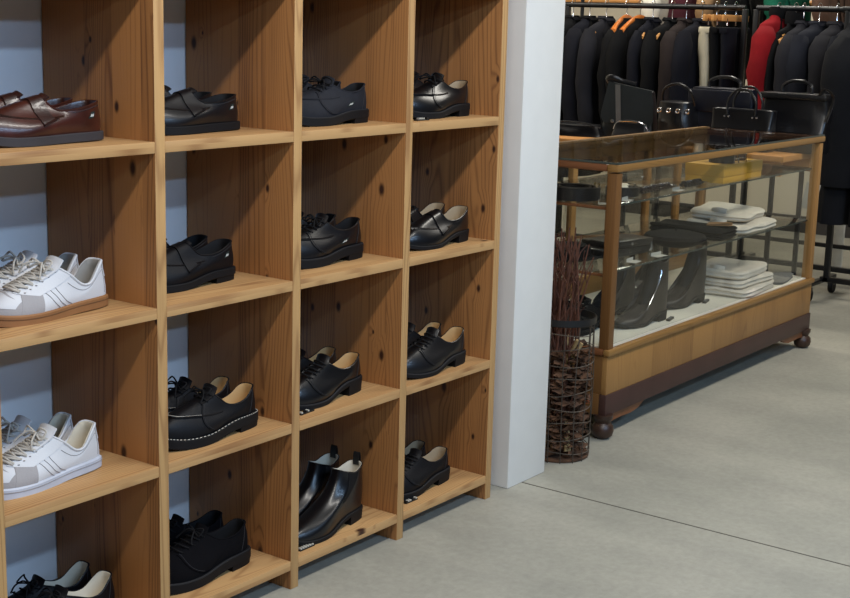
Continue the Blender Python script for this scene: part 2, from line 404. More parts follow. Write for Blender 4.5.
def phi_x(last, x, h, sg=1):
    """angle on the outer (sg=1) or inner side where the upper at height h reaches x"""
    lo, hi = 0., PI
    for _ in range(20):
        m = (lo + hi) / 2
        if last.S(m if sg > 0 else 2 * PI - m, h).x < x: lo = m
        else: hi = m
    m = (lo + hi) / 2
    return m if sg > 0 else 2 * PI - m
def patch(mb, last, fn, nu, nv, off, edge=.25):
    """raised patch on the upper: fn(u,v) -> (phi,h)"""
    rows = []
    for i in range(nu + 1):
        r = []
        for j in range(nv + 1):
            ph, h = fn(i / nu, j / nv); r.append((ph, h))
        rows.append(r)
    pts = [[last.P(ph, clamp(h, 0, 1), off) for ph, h in r] for r in rows]
    mb.grid(pts)
    low = lambda ph, h: last.P(ph, clamp(h, 0, 1), -.0006)
    for line in ([rows[0][j] for j in range(nv + 1)], [rows[i][nv] for i in range(nu + 1)], [rows[nu][nv - j] for j in range(nv + 1)], [rows[nu - i][0] for i in range(nu + 1)]):
        mb.grid([[last.P(ph, clamp(h, 0, 1), off) for ph, h in line], [low(ph, h) for ph, h in line]])
def seam(mb, last, pts, r=.0008, off=.0006, n=5, seg=4):
    P = []
    V = [Vector((a, b, 0)) for a, b in pts]
    for v in catmull(V, seg): P.append(last.P(v.x, clamp(v.y, 0, 1), off))
    mb.tube(P, r, n)
def dashes(mb, pts, r, dash=2, gap=1, n=4):
    i = 0
    while i + dash < len(pts):
        mb.tube(pts[i:i + dash + 1], r, n); i += dash + gap

NPHI = 72
def make_upper(last, h0=0., nh=16):
    rows = []
    for k in range(nh + 1):
        h = h0 + (1 - h0) * k / nh
        rows.append([last.S(2 * PI * j / NPHI, h) for j in range(NPHI)])
    return MB().grid(rows, closed_u=True).flip()
def make_lining(last, thick=.0035, depth=1.):
    rows = []
    for k, (ins, dz) in enumerate(((0, -.001), (.35, .0004), (.8, .0004), (1, -.001), (1.05, -.012))):
        r = []
        for j in range(NPHI):
            phi = 2 * PI * j / NPHI; t = last.top(phi)
            c = Vector((lerp(t.x, last.L * (last.xb + last.xa / last.L) * .5, .0), 0, t.z))
            d = Vector((last.L * .5 * (last.xb + last.xa / last.L) - t.x, -t.y, 0)); d = d.normalized() if d.length > 1e-6 else d
            r.append(t + d * thick * ins + Vector((0, 0, dz)))
        rows.append(r)
    for f in (.4, .75, 1.):
        r = []
        for j in range(NPHI):
            phi = 2 * PI * j / NPHI; t = rows[4][j]; x, y, u = last.plan(phi)
            b = Vector((lerp(.010, last.L * .62, u), y * .75, last.zbot(u * .62) + last.sole + .008))
            r.append(t.lerp(b, f))
        rows.append(r)
    cz = rows[-1]
    mb = MB().grid(rows, closed_u=True)
    mb.add(cz, [tuple(range(NPHI))])
    return mb
def make_sole(last, off=.004, thick=None, top_extra=.001, heel_cut=None, round_=.0015, wavy=0.):
    """sole edge following the sole line; lower face parallel, heel separate"""
    th = thick or last.sole; rows = []
    for dz, o in ((top_extra, -.006), (top_extra, off - round_), (top_extra - round_, off), (-th + round_ + .0, off), (-th, off - round_ * 1.5)):
        r = []
        for j in range(NPHI):
            phi = 2 * PI * j / NPHI; x, y, u = last.plan(phi, o)
            z = last.zbot(u) + last.sole + dz
            r.append(Vector((x, y, max(0.0, z))))
        rows.append(r)
    mb = MB().grid(rows, closed_u=True).flip()
    mb.add(rows[-1], [tuple(range(NPHI))])
    return mb
def make_heel(last, off=.0035, frac=.25, taper=.0015):
    ph = math.acos(1 - 2 * frac); n = 22; ring = []
    for k in range(n + 1): ring.append(lerp(-ph, ph, k / n))
    rows = []
    for f in (0, .12, 1.):
        r = []
        for a in ring:
            x, y, u = last.plan(a, off - taper * (1 - f))
            r.append(Vector((x, y, lerp(0, last.zbot(u) + .002, f))))
        rows.append(r)
    mb = MB().grid(rows, closed_u=True).flip()
    mb.add(rows[0], [tuple(range(n + 1))])
    return mb

def rim_tube(last, r=.0016, seg=NPHI):
    return MB().tube([last.top(2 * PI * j / seg) for j in range(seg)], r, 6, closed=True)

def lace_rows(mb, last, hs, dphi, r, off=.004, flat=1.6, zig=True):
    for k, (h, dp) in enumerate(zip(hs, dphi)):
        pts = []
        for t in range(9):
            f = t / 8; ph = PI + lerp(dp, -dp, f)
            hh = h + (.02 if zig else 0) * (f - .5) * (1 if k % 2 else -1)
            pts.append(last.P(ph, clamp(hh, 0, .995), off + .0025 * math.sin(PI * f)))
        mb.tube(pts, r, 6)
def bow(mb, at, r, size=.03, seed=0, fwd=0.):
    """a tied bow: two loops, two loose ends and a knot"""
    rr = random.Random(seed); a = Vector(at)
    for sg in (1, -1):
        j = lambda s=.004: rr.uniform(-s, s)
        mb.tube([a, a + Vector((.004 + j(), sg * size * .45, .010 + j())), a + Vector((-.002 + j() + fwd, sg * size * .95, .007 + j())),
                 a + Vector((.010 + j() + fwd, sg * size * .85, -.004 + j())), a + Vector((.008, sg * size * .35, .001)), a], r, 6, smooth=5)
        mb.tube([a, a + Vector((.010, sg * size * .35, .006)), a + Vector((.022 + j() + fwd, sg * size * .75, -.002 + j())), a + Vector((.030 + j() + fwd, sg * size * .95, -.018 + j()))], r, 6, smooth=5)
    mb.lathe([(.0005, -.004), (.004, -.003), (.005, 0), (.004, .003), (.0005, .004)], a, 10, 'Y')

def tongue(last, m, up=.018, w=.019, back=.010, parent=None, name='tongue', dz=.0):
    rows = []
    for k in range(6):
        f = k / 5
        h = lerp(.80, 1., min(1, f * 1.6)); base = last.P(PI, h, .001)
        ext = max(0, f - .6) / .4
        c = base + Vector((-back * ext, 0, up * ext + dz))
        rows.append([c + Vector((-.004 * (abs(t) ** 2), w * t, -.006 * t * t)) for t in (-1, -.7, -.35, 0, .35, .7, 1)])
    back_ = [[p + Vector((-.0025, 0, -.002)) for p in r] for r in rows]
    mb = MB().grid(rows); mb.grid(list(reversed(back_)))
    mb.grid([rows[-1], back_[-1]]); mb.grid([[r[0] for r in rows], [r[0] for r in back_]]); mb.grid([[r[-1] for r in back_], [r[-1] for r in rows]])
    return mb

def side_tab(last, phi, h, w=.013, hgt=.010):
    """small woven tab on the outer side with a pale mark"""
    a = MB(); 
    dphi = .17
    patch(a, last, lambda u, v: (phi + (u - .5) * dphi, h + (v - .5) * .24), 4, 3, .0012)
    b = MB()
    for k, hh in enumerate((.03, -.005, -.03)):
        pass
    for k in range(4):
        u0 = -.36 + k * .19
        patch(b, last, lambda u, v, u0=u0, k=k: (phi + (u0 + u * .13) * dphi, h + (-.25 + v * (.45 if k % 2 else .3)) * .24), 1, 1, .0018)
    return a, b

def finish(mb, mirror): return mb.mirror_y() if mirror else mb

def shoe_root(name, label, loc, rz, group, cat='shoe'):
    return thing(name, label, cat, loc, PI + rz, group)

# ---- kinds of shoe ----------------------------------------------------
def loafer(label, loc, rz, mir, group, up='leather', strap='leather', sole='rubber', lining='linblack', tab=True, heel=.016, chunky=0., topz=None, xb=.49, flat=False):
    if flat: heel, chunky = .0015, .007
    L = Last(L=.283, heel=heel, sole=.010 + chunky, spring=.009, toe_h=.040, xb=xb, wt=.032, vamp=.060, drop=.014,
             topz=topz or ((0,.078),(.12,.076),(.35,.069),(.6,.064),(.85,.066),(.95,.077),(1,.092)), bulge=.007, toe_e=.56)
    r = shoe_root('loafer', label, loc, rz, group)
    F = lambda mb, n, m, par=r: finish(mb, mir).build(n, M[m], par)
    F(make_upper(L), 'upper', up); F(make_lining(L), 'lining', lining)
    F(make_sole(L, .004 + chunky * .3), 'outsole', sole)
    if not flat: F(make_heel(L), 'heel', sole)
    F(tongue(L, None, up=.004, w=.015, back=.006), 'tongue', strap)
    # apron with its gathered seam
    def apr(phi):                                            # h of the seam along the toe
        d = abs(phi - PI) / PI
        return keyed(((0, .40), (.12, .43), (.22, .52), (.32, .66), (.40, .80)), d)
    mb = MB(); seam(mb, L, [(PI + t * PI, apr(PI + t * PI)) for t in (-.40, -.34, -.28, -.22, -.16, -.1, -.05, 0, .05, .1, .16, .22, .28, .34, .40)], .0017, .0006)
    for k in range(-17, 18):
        ph = PI + k / 17 * .30 * PI; h = apr(ph)
        mb.tube([L.P(ph, h - .03, .0004), L.P(ph, h, .0022), L.P(ph, h + .025, .0006)], .0008, 4)
    F(mb, 'apron_seam', strap)
    x0 = L.L * .50
    mb = MB()
    def sf(u, v):
        ph = PI + lerp(-.40, .40, u) * PI
        xx = x0 + lerp(0, .030, v) - .010 * (abs(u - .5) * 2) ** 2
        h = L.h_at_x(ph, xx)
        return ph, min(h, .97)
    patch(mb, L, sf, 22, 4, .0030)
    st = F(mb, 'saddle_strap', strap)
    mb = MB()
    for sg in (-1, 1):                                       # rolled beef-roll ends of the strap
        ph = PI + sg * .39 * PI
        for q in range(5):
            xx = x0 - .012 + q * .006
            h = L.h_at_x(ph, xx); mb.tube([L.P(ph, max(0, h - .06), .003), L.P(ph, h, .0052), L.P(ph, min(1, h + .05), .003)], .0022, 6)
        F(mb, 'strap_roll', strap); mb = MB()
    F(rim_tube(L, .0018), 'topline', up)
    mb = MB()
    mb.tube([L.P(2 * PI * j / 60, .93, .0004) for j in range(60) if abs(j - 30) > 11][0:0] or [L.P(t, .90, .0004) for t in [lerp(-1.7, 1.7, i / 40) for i in range(41)]], .0006, 4)
    F(mb, 'topline_stitch', 'stitchd')
    if tab and not mir:
        a, b = side_tab(L, .27 * PI, .62); t = F(a, 'side_tab', 'tabgreen'); F(b, 'tab_mark', 'tabmark', t)
    return r

def trainer(label, loc, rz, mir, group, sole='gum', seed=0, lining='lingrey'):
    L = Last(L=.290, heel=.005, sole=.016, spring=.008, toe_h=.034, xb=.47, wt=.030, vamp=.075, drop=.036, toe_e=.62, bulge=.006,
             topz=((0,.096),(.06,.095),(.16,.084),(.34,.058),(.52,.057),(.75,.080),(1,.101)), xa=.012, heelback=.003)
    r = shoe_root('trainer', label, loc, rz, group)
    F = lambda mb, n, m, par=r: finish(mb, mir).build(n, M[m], par)
    F(make_upper(L), 'upper', 'white'); F(make_lining(L, .006), 'lining', lining)
    mb = make_sole(L, .005, thick=.021, top_extra=.004, round_=.003); so = F(mb, 'outsole', sole)
    mb = MB(); pts = [Vector((*L.plan(2*PI*j/96, .0056)[:2], L.zbot(L.plan(2*PI*j/96)[2]) + L.sole - .004)) for j in range(96)]
    mb.tube(pts, .0009, 5, closed=True); F(mb, 'sole_groove', 'gumdark' if sole == 'gum' else 'whitesuede', so)
    mb = MB(); patch(mb, L, lambda u, v: (PI + lerp(-.30, .30, u) * PI, lerp(.0, keyed(((0, .50), (.5, .42), (.8, .34), (1, .30)), abs(u - .5) * 2), v)), 40, 6, .0012)
    F(mb, 'mudguard', 'whitesuede')
    mb = MB(); patch(mb, L, lambda u, v: (PI + lerp(-.24, .24, u) * PI, lerp(.17, lerp(.47, .36, abs(u - .5) * 2), v)), 16, 6, .0020)
    F(mb, 'toe_cap', 'white')
    mb = MB()
    for sg in (-1, 1):                                        # suede side panels behind the toe
        patch(mb, L, lambda u, v, sg=sg: (phi_x(L, lerp(lerp(.236, .222, v), lerp(.186, .180, v), u), lerp(.02, .60, v), sg), lerp(.02, .60, v)), 8, 10, .0016)
        F(mb, 'side_panel', 'whitesuede'); mb = MB()
    mb = MB()
    for sg in (-1, 1):                                        # eyelet facings
        patch(mb, L, lambda u, v, sg=sg: (PI + sg * lerp(lerp(.10, .12, v), lerp(.30, .34, v), u) * PI, lerp(.50, .985, v)), 8, 12, .0020)
        F(mb, 'eyelet_facing', 'white'); mb = MB()
    mb = MB()
    for sg in (-1, 1):                                        # seams and stripes on the quarters
        for a0, a1 in ((.138, .180), (.122, .162), (.106, .146)):
            seam(mb, L, [(phi_x(L, lerp(a0, a1, t), lerp(.06, .72, t), sg), lerp(.06, .72, t)) for t in (0, .25, .5, .75, 1)], .0008, .0006)
        seam(mb, L, [(PI + sg * .86 * PI, .12), (PI + sg * .86 * PI, .5), (PI + sg * .84 * PI, .95)], .0007, .0005)
        seam(mb, L, [(PI + sg * t * PI, h) for t, h in ((.36, .86), (.45, .80), (.6, .78), (.75, .82), (.86, .80))], .0007, .0005)
    F(mb, 'quarter_seam', 'whitesuede')
    mb = MB(); patch(mb, L, lambda u, v: (lerp(-.14, .14, u) * PI, lerp(.58, .99, v)), 10, 6, .0018); F(mb, 'heel_tab', 'white')
    F(rim_tube(L, .0030), 'collar', 'white')
    F(tongue(L, None, up=.016, w=.024, back=.012), 'tongue', 'white')
    mb = MB(); hs = [.54, .62, .70, .78, .86, .94]
    lace_rows(mb, L, hs, [.15 * PI, .16 * PI, .165 * PI, .17 * PI, .175 * PI, .18 * PI], .0024, .0035)
    for k in range(5):
        for sg in (-1, 1):
            pts = [L.P(PI + sg * lerp(.15, -.15, t / 6) * PI, lerp(hs[k], hs[k + 1], t / 6), .0045 + .002 * math.sin(PI * t / 6)) for t in range(7)]
            mb.tube(pts, .0023, 6)
    bow(mb, L.P(PI, .95, .008), .0022, .030, seed, .004)
    F(mb, 'laces', 'lacew')
    mb = MB()
    for h in hs:
        for sg in (-1, 1):
            c = L.P(PI + sg * .19 * PI, h, .0022); mb.lathe([(.0004, -.001), (.0022, -.0008), (.0026, .0004), (.0004, .0008)], c, 8)
    F(mb, 'eyelet_rivets', 'whitesuede')
    return r

def derby(label, loc, rz, mir, group, up='leather', sole='rubber', lining='linblack', chunky=0., moc=False, welt=None, tab=False, captoe=False,
          lace='laceb', heel=.020, topz=None, seed=1, toe_h=.046, xb=.50, L_=.286, bowsize=.028, metal=False, nlace=4, toe_e=.60, hs0=.66):
    L = Last(L=L_, heel=heel, sole=.011 + chunky, spring=.011, toe_h=toe_h, xb=xb, wt=.029, vamp=.058, drop=.030, toe_e=toe_e,
             topz=topz or ((0,.090),(.08,.087),(.25,.075),(.5,.070),(.72,.076),(.88,.090),(1,.100)), bulge=.006)
    r = shoe_root('lace_up_shoe', label, loc, rz, group)
    F = lambda mb, n, m, par=r: finish(mb, mir).build(n, M[m], par)
    F(make_upper(L), 'upper', up); F(make_lining(L), 'lining', lining)
    so = F(make_sole(L, .0055 + chunky * .25), 'outsole', sole); F(make_heel(L, .005 + chunky * .2), 'heel', sole)
    if chunky > .002:                                          # cleats of the lug sole
        mb = MB()
        for j in range(44):
            phi = lerp(.40, 1.6, j / 43) * PI
            if j % 2: continue
            x, y, u = L.plan(phi, .0045); z = L.zbot(u)
            x2, y2, u2 = L.plan(phi + .035, .0045)
            mb.tube([(x, y, max(.001, z + .0005)), (x2, y2, max(.001, z + .0005))], .0022, 5)
        F(mb, 'cleats', sole, so)
    pts = [Vector((*L.plan(2*PI*j/150, .0035 + chunky * .25)[:2], L.zbot(L.plan(2*PI*j/150)[2]) + L.sole + .0016)) for j in range(151)]
    mb = MB()
    if welt: dashes(mb, pts, .0009, 1, 1)
    else: mb.tube(pts, .0007, 4)
    F(mb, 'welt_stitch', welt or 'stitchd')
    def apr(phi):
        d = abs(phi - PI) / PI
        return keyed(((0, .37), (.12, .40), (.22, .50), (.30, .62), (.36, .78)), d)
    if moc:
        mb = MB(); path = [(PI + t * PI, apr(PI + t * PI)) for t in [lerp(-.36, .36, i / 16) for i in range(17)]]
        seam(mb, L, path, .0026, .0012, 6); F(mb, 'apron_seam', up)
        mb = MB(); seam(mb, L, [(a, b + .035) for a, b in path], .0006, .0010); F(mb, 'apron_stitch', 'stitch' if welt else 'stitchd')
    if captoe:
        mb = MB(); seam(mb, L, [(PI + t * PI, h) for t, h in ((-.30, .02), (-.27, .2), (-.2, .36), (-.1, .44), (0, .46), (.1, .44), (.2, .36), (.27, .2), (.30, .02))], .0009, .0006)
        F(mb, 'cap_seam', up)
    mb = MB()
    for sg in (-1, 1):                                         # quarters carrying the eyelets
        def qf(u, v, sg=sg):
            a = lerp(.115, .50, u)
            h0 = lerp(hs0 - .06, .10, sst(.0, 1., u)); h1 = .985
            return PI + sg * a * PI, lerp(h0, h1, v)
        patch(mb, L, qf, 12, 10, .0022)
        F(mb, 'quarter', up); mb = MB()
    mb = MB()
    for sg in (-1, 1):
        seam(mb, L, [(PI + sg * a * PI, lerp(hs0 - .06, .10, sst(0, 1, (a - .115) / .385)) + .03) for a in (.13, .2, .28, .36, .44)], .0006, .0026)
        F(mb, 'quarter_stitch', 'stitchd'); mb = MB()
        seam(mb, L, [(PI + sg * .78 * PI, .05), (PI + sg * .79 * PI, .5), (PI + sg * .80 * PI, .95)], .0007, .0006)
        F(mb, 'back_seam', 'stitchd'); mb = MB()
    F(rim_tube(L, .0022), 'collar', up)
    F(tongue(L, None, up=.016, w=.020, back=.008), 'tongue', up)
    mb = MB(); hs = [lerp(hs0, .95, k / (nlace - 1)) for k in range(nlace)]
    lace_rows(mb, L, hs, [.15 * PI] * nlace, .0020, .0042)
    if bowsize: bow(mb, L.P(PI, .95, .008), .0019, bowsize, seed, .002)
    F(mb, 'laces', lace)
    mb = MB()
    for h in hs:
        for sg in (-1, 1):
            c = L.P(PI + sg * .165 * PI, h, .0026); mb.lathe([(.0004, -.001), (.002, -.0008), (.0024, .0004), (.0004, .0008)], c, 8)
    F(mb, 'eyelet_rivets', 'chrome' if metal else 'rubber')
    if tab and not mir:
        a, b = side_tab(L, .40 * PI, .40); t = F(a, 'side_tab', 'tabgreen'); F(b, 'tab_mark', 'tabmark', t)
    return r

def chelsea(label, loc, rz, mir, group, up='leather_shine', sole='rubber', lining='lincream', shaft=.150, L_=.288, heel=.022, tabs='black', name='chelsea_boot', elastic=True, zipper=False, wt=.030, xb=.34, vamp=.022, drop=.088, crook=.010):
    L = Last(L=L_, heel=heel, sole=.010, spring=.012, toe_h=.040, xb=xb, wt=wt, vamp=vamp, drop=drop, crook=crook, toe_e=.62, bulge=.004,
             topz=((0, shaft), (.25, shaft - .008), (.5, shaft - .014), (.75, shaft - .008), (1, shaft)), xa=.004, heelback=.008, wide=.30)
    r = shoe_root(name, label, loc, rz, group, 'boot')
    F = lambda mb, n, m, par=r: finish(mb, mir).build(n, M[m], par)
    F(make_upper(L, nh=24), 'upper', up); F(make_lining(L, .004), 'lining', lining)
    F(make_sole(L, .0045), 'outsole', sole); F(make_heel(L, .004), 'heel', sole)
    if elastic:
        mb = MB()
        for sg in (-1, 1):
            patch(mb, L, lambda u, v, sg=sg: (sg * lerp(lerp(.50, .40, v), lerp(.54, .66, v), u) * PI, lerp(.48, .99, v)), 10, 12, .0010)
            F(mb, 'elastic_gore', 'linblack'); mb = MB()
    if zipper:
        mb = MB(); pts = [L.P(.62 * PI, h, .0016) for h in [lerp(.25, .9, i / 20) for i in range(21)]]
        mb.tube(pts, .0016, 5); F(mb, 'zip', 'chrome')
    F(rim_tube(L, .0018), 'topline', up)
    mb = MB()
    t0 = L.top(0) + Vector((-.001, 0, -.012))
    loop = [t0, t0 + Vector((-.002, 0, .022)), t0 + Vector((.002, 0, .036)), t0 + Vector((.007, 0, .024)), t0 + Vector((.007, 0, .002))]
    rows = [[p + Vector((0, s * .009, 0)) for s in (-1, 1)] for p in catmull(loop, 4)]
    rows2 = [[p + Vector((.0012, s * .009, .0006)) for s in (1, -1)] for p in catmull(loop, 4)]
    mb.grid([a + b for a, b in zip(rows, rows2)], closed_u=True)
    F(mb, 'pull_tab', tabs)
    return r

def pair(fn, xh, yn, z, names, group, rot=0., gap=.080, splay=.05, **kw):
    near, far = names
    y = yn + .026
    fn(near, (xh, y, z), -rot, False, group, **kw)
    if 'seed' in kw: kw['seed'] += 50
    fn(far, (xh + .004, y + gap, z), -rot - splay, True, group, **kw)

r1, r2, r3, r4 = ZS[2], ZS[3], ZS[4], ZS[5]
# first bay
pair(loafer, -.472, .078, r1, ('brown penny loafer at the front of the top cubbyhole above the trainers', 'brown penny loafer tucked behind its mate above the trainers'), 'brown loafers',
     up='brown', strap='browndark', sole='rubber_grey', lining='browndark', flat=True)
pair(trainer, -.464, .082, r2, ('white gum-soled trainer, front one of its pair', 'white gum-soled trainer half hidden behind its mate'), 'white gum soled trainers', seed=3, rot=-.03)
pair(trainer, -.490, .082, r3, ('white-soled white trainer, front one of its pair', 'white-soled white trainer half hidden behind its mate'), 'all white trainers', sole='wrub', seed=8, rot=-.02, lining='lincream')
pair(derby, -.448, .092, r4, ('black trainer with grey lining on the lowest board below the white trainers, front one', 'black trainer with grey lining on the lowest board below the white trainers, rear one'), 'black trainers', rot=.0,
     up='leather_matte', lining='lincream', heel=.008, topz=((0,.088),(.05,.087),(.14,.078),(.32,.060),(.5,.058),(.75,.070),(1,.082)), seed=21, gap=.076)
# second bay
pair(loafer, -.062, .098, r1, ('black loafer with side tab, front one in the top cubbyhole', 'black loafer behind the tabbed one in the top cubbyhole'), 'black loafers, top row', up='leather', strap='leather', rot=.0, flat=True)
pair(loafer, -.072, .102, r2, ('chunky black loafer with side tab, front one, second row', 'chunky black loafer behind its mate, second row'), 'black loafers, second row', up='leather_matte', strap='leather_matte', heel=.013, chunky=.006, rot=.03,
     topz=((0,.090),(.12,.086),(.35,.074),(.6,.068),(.85,.074),(1,.098)))
pair(derby, -.057, .048, r3, ('black apron-toe shoe with white welt stitching and tan lining, front one', 'black apron-toe shoe with tan lining behind its mate'), 'black apron toe shoes', lining='tan', chunky=.010, heel=.012, toe_h=.054, moc=True, welt='stitch', rot=.0, seed=5,
     up='leather_matte', bowsize=.030, topz=((0,.097),(.08,.093),(.25,.076),(.5,.068),(.72,.074),(.88,.092),(1,.106)), xb=.50, nlace=2, hs0=.86)
pair(derby, -.062, .066, r4, ('all black suede lace-up on the lowest board below the white-stitched pair, front one', 'all black suede lace-up on the lowest board, rear one with lace loop up'), 'black suede lace ups', up='suede', chunky=.011, heel=.013, toe_h=.054, rot=.04, seed=9,
     topz=((0,.102),(.08,.099),(.25,.088),(.5,.083),(.72,.088),(.88,.102),(1,.112)), nlace=5, hs0=.6)
# third bay
pair(derby, .368, .076, r1, ('dark grey nubuck lace-up with side tab, front one', 'dark grey nubuck lace-up behind its mate'), 'grey nubuck lace ups', up='nubuck', chunky=.008, heel=.012, toe_h=.050, tab=True, seed=12, rot=.0, bowsize=.036, nlace=3, hs0=.76, moc=True,
     topz=((0,.094),(.08,.091),(.25,.080),(.5,.075),(.72,.080),(.88,.090),(1,.098)))
pair(derby, .366, .084, r2, ('chunky black lace-up with small silver side tab, front one', 'chunky black lace-up behind the one with silver side tab'), 'chunky black lace ups', up='leather', chunky=.010, heel=.014, toe_h=.054, tab=True, seed=15, rot=.03, nlace=4, hs0=.70, moc=True,
     topz=((0,.098),(.08,.095),(.25,.083),(.5,.077),(.72,.082),(.88,.096),(1,.106)))
pair(derby, .345, .062, r3, ('polished black plain-toe shoe with tan lining above the ankle boots, front one', 'polished black plain-toe shoe with tan lining above the ankle boots, rear one'), 'polished black derbies', up='leather_shine', lining='tan', seed=18, rot=-.02, bowsize=0, heel=.026, nlace=5, hs0=.64, toe_h=.042,
     topz=((0,.095),(.08,.092),(.25,.079),(.5,.071),(.72,.077),(.88,.090),(1,.100)))
pair(chelsea, .345, .052, r4, ('black ankle boot with pull tab, front one on the lowest board', 'black ankle boot with pull tab behind its mate'), 'black ankle boots', rot=-.06)
# fourth bay
pair(derby, .795, .066, r1, ('glossy black bow-tied shoe in the top cubbyhole next to the column, front one', 'glossy black bow-tied shoe in the top cubbyhole next to the column, rear one'), 'glossy black lace ups', up='leather_shine', lining='linbeige', seed=23, rot=.0, moc=True, nlace=2, hs0=.86, bowsize=.036, chunky=.004, heel=.016, toe_h=.050, xb=.48,
     topz=((0,.092),(.08,.089),(.25,.078),(.5,.073),(.72,.078),(.88,.090),(1,.100)))
pair(loafer, .790, .050, r2, ('polished black loafer with beige lining, front one', 'polished black loafer with beige lining behind its mate'), 'polished black loafers', up='leather_shine', strap='leather_shine', lining='linbeige', tab=False, heel=.020, rot=-.02,
     topz=((0,.092),(.12,.088),(.35,.072),(.6,.064),(.85,.070),(1,.092)))
pair(derby, .766, .032, r3, ('black lace-up with beige lining in the third row next to the column, front one', 'black lace-up with beige lining in the third row next to the column, rear one'), 'black lace ups, third row', up='leather', lining='tan', seed=28, rot=.0, bowsize=0, heel=.022, nlace=5, hs0=.64,
     topz=((0,.097),(.08,.094),(.25,.079),(.5,.070),(.72,.076),(.88,.090),(1,.102)))
pair(derby, .742, .058, r4, ('plain black lace-up on the lowest board next to the column, front one', 'plain black lace-up on the lowest board next to the column, rear one'), 'plain black lace ups, lowest row', up='leather_matte', lining='linbeige', seed=31, rot=.02, bowsize=0, chunky=.006, heel=.018, nlace=5, hs0=.64)

# price tags: little strips of letter blocks on the board edges
def price_tag(label, x, y, z, rz):
    t = thing('price_tag', label, 'price tag', (x, y, z), rz, 'price tags on the shelf boards')
    MB().box((0, 0, 0), (.052, .012, .0035), .0006).build('base', M['black'], t, smooth=False)
    rr = random.Random(int(x * 1000) + 5)
    for k in range(6):
        x0 = .002 + k * .0084
        if rr.random() < .2: continue
        MB().box((x0, .0012, .0034), (x0 + .0058, .0105, .0070), .0004).build('numeral_block', M['cardw'] if rr.random() < .75 else M['black'], t, smooth=False)
    return t
price_tag('tiny black and white price tag beside the ankle boots', .060, .022, r4, 0)
price_tag('tiny black and white price tag beside the polished plain-toe shoes', .066, .028, r3, .08)
price_tag('tiny black and white price tag on the lowest board next to the column', .492, .029, r4, .0)
price_tag('tiny price tag beside the glossy bow-tied shoe', .500, .030, r1, 0)

# ------------------------------------------------------------------ display case
CX, CY = 1.566, .029; LXc, LYc = 1.779, .551; CT = .912; ZD = .305; ZU = .772; ZM = .553
case = thing('display_case', 'long glazed oak display case with a glass top on ball feet', 'display case', (CX, CY, 0))
B = lambda lo, hi, name, m, bev=.003, par=case: MB().box(lo, hi, bev).build(name, M[m], par)
pw = .036
for (px, py) in ((0, 0), (LXc - pw, 0), (0, LYc - pw), (LXc - pw, LYc - pw)):
    B((px, py, ZD - .004), (px + pw, py + pw, CT - .034), 'corner_post', 'oakend' if px == 0 else 'oak')
o = .006
B((-o, -o, CT - .030), (LXc + o, pw, CT - .006), 'front_top_rail', 'oakx', .005)
B((-o, LYc - pw, CT - .034), (LXc + o, LYc + o, CT - .002), 'back_top_rail', 'oakx', .006)
B((-o, pw, CT - .030), (pw, LYc - pw, CT - .006), 'end_top_rail', 'oaky', .006)
B((LXc - pw, pw, CT - .034), (LXc + o, LYc - pw, CT - .006), 'end_top_rail', 'oaky', .006)
B((.002, .002, CT - .0055), (LXc - .002, LYc - pw - .002, CT + .0005), 'glass_top', 'glasstop', 0)
B((-.002, -.002, CT - .0058), (LXc + .002, .0018, CT + .0005), 'glass_edge', 'glassedge', 0)
B((-.002, .0018, CT - .0058), (.0018, LYc - pw, CT + .0005), 'glass_edge', 'glassedge', 0)
B((pw, .012, ZD + .008), (LXc - pw, .016, CT - .034), 'front_glass', 'glass', 0)
B((.012, pw, ZD + .008), (.016, LYc - pw, CT - .034), 'end_glass', 'glass', 0)
B((LXc - .016, pw, ZD + .008), (LXc - .012, LYc - pw, CT - .034), 'end_glass', 'glass', 0)
# sliding doors at the back
for k, x in enumerate((.30, .62, .92, 1.22, 1.50)):
    B((x, LYc - .030, ZD + .07), (x + .034, LYc - .006, CT - .034), 'door_stile', 'oak')
B((pw, LYc - .032, ZD), (LXc - pw, LYc - .004, ZD + .075), 'door_bottom_rail', 'oakx')
B((pw, LYc - .032, CT - .075), (LXc - pw, LYc - .004, CT - .034), 'door_top_rail', 'oakx')
B((pw, LYc - .019, ZD + .075), (LXc - pw, LYc - .016, CT - .075), 'door_glass', 'glass', 0)
# glass shelves with cut edges, carried on small brackets
for z in (ZU, ZM):
    sh = B((.020, .030, z - .006), (LXc - .020, LYc - .05, z), 'glass_shelf', 'glass', .0005)
    B((.020, .028, z - .006), (LXc - .020, .030, z), 'polished_edge', 'glassedge', 0, sh)
    B((.018, .030, z - .016), (.030, LYc - .05, z - .006), 'shelf_rest', 'oaky', .002)
    B((LXc - .030, .030, z - .016), (LXc - .018, LYc - .05, z - .006), 'shelf_rest', 'oaky', .002)
# body
B((.016, .016, ZD - .02), (LXc - .016, LYc - .033, ZD), 'deck', 'deck', 0)
B((-.008, -.010, ZD - .024), (LXc + .008, .016, ZD - .002), 'deck_moulding', 'oakx', .006)
B((-.008, .016, ZD - .024), (.016, LYc + .004, ZD - .002), 'end_moulding', 'oaky', .006)
B((LXc - .016, .016, ZD - .024), (LXc + .008, LYc + .004, ZD - .002), 'end_moulding', 'oaky', .006)
B((0, 0, .150), (LXc, .02, ZD - .024), 'front_panel', 'oak', .002)
B((0, .02, .150), (.02, LYc, ZD - .024), 'end_panel', 'oakend', .002)
B((LXc - .02, .02, .150), (LXc, LYc, ZD - .024), 'end_panel', 'oakend', .002)
B((.02, LYc - .02, .150), (LXc - .02, LYc, ZD - .024), 'back_panel', 'oakend', .002)
B((-.004, -.004, .079), (LXc + .004, .022, .150), 'plinth_board', 'plinth', .002)
B((-.004, .022, .079), (.022, LYc + .004, .150), 'plinth_board', 'oakend', .002)
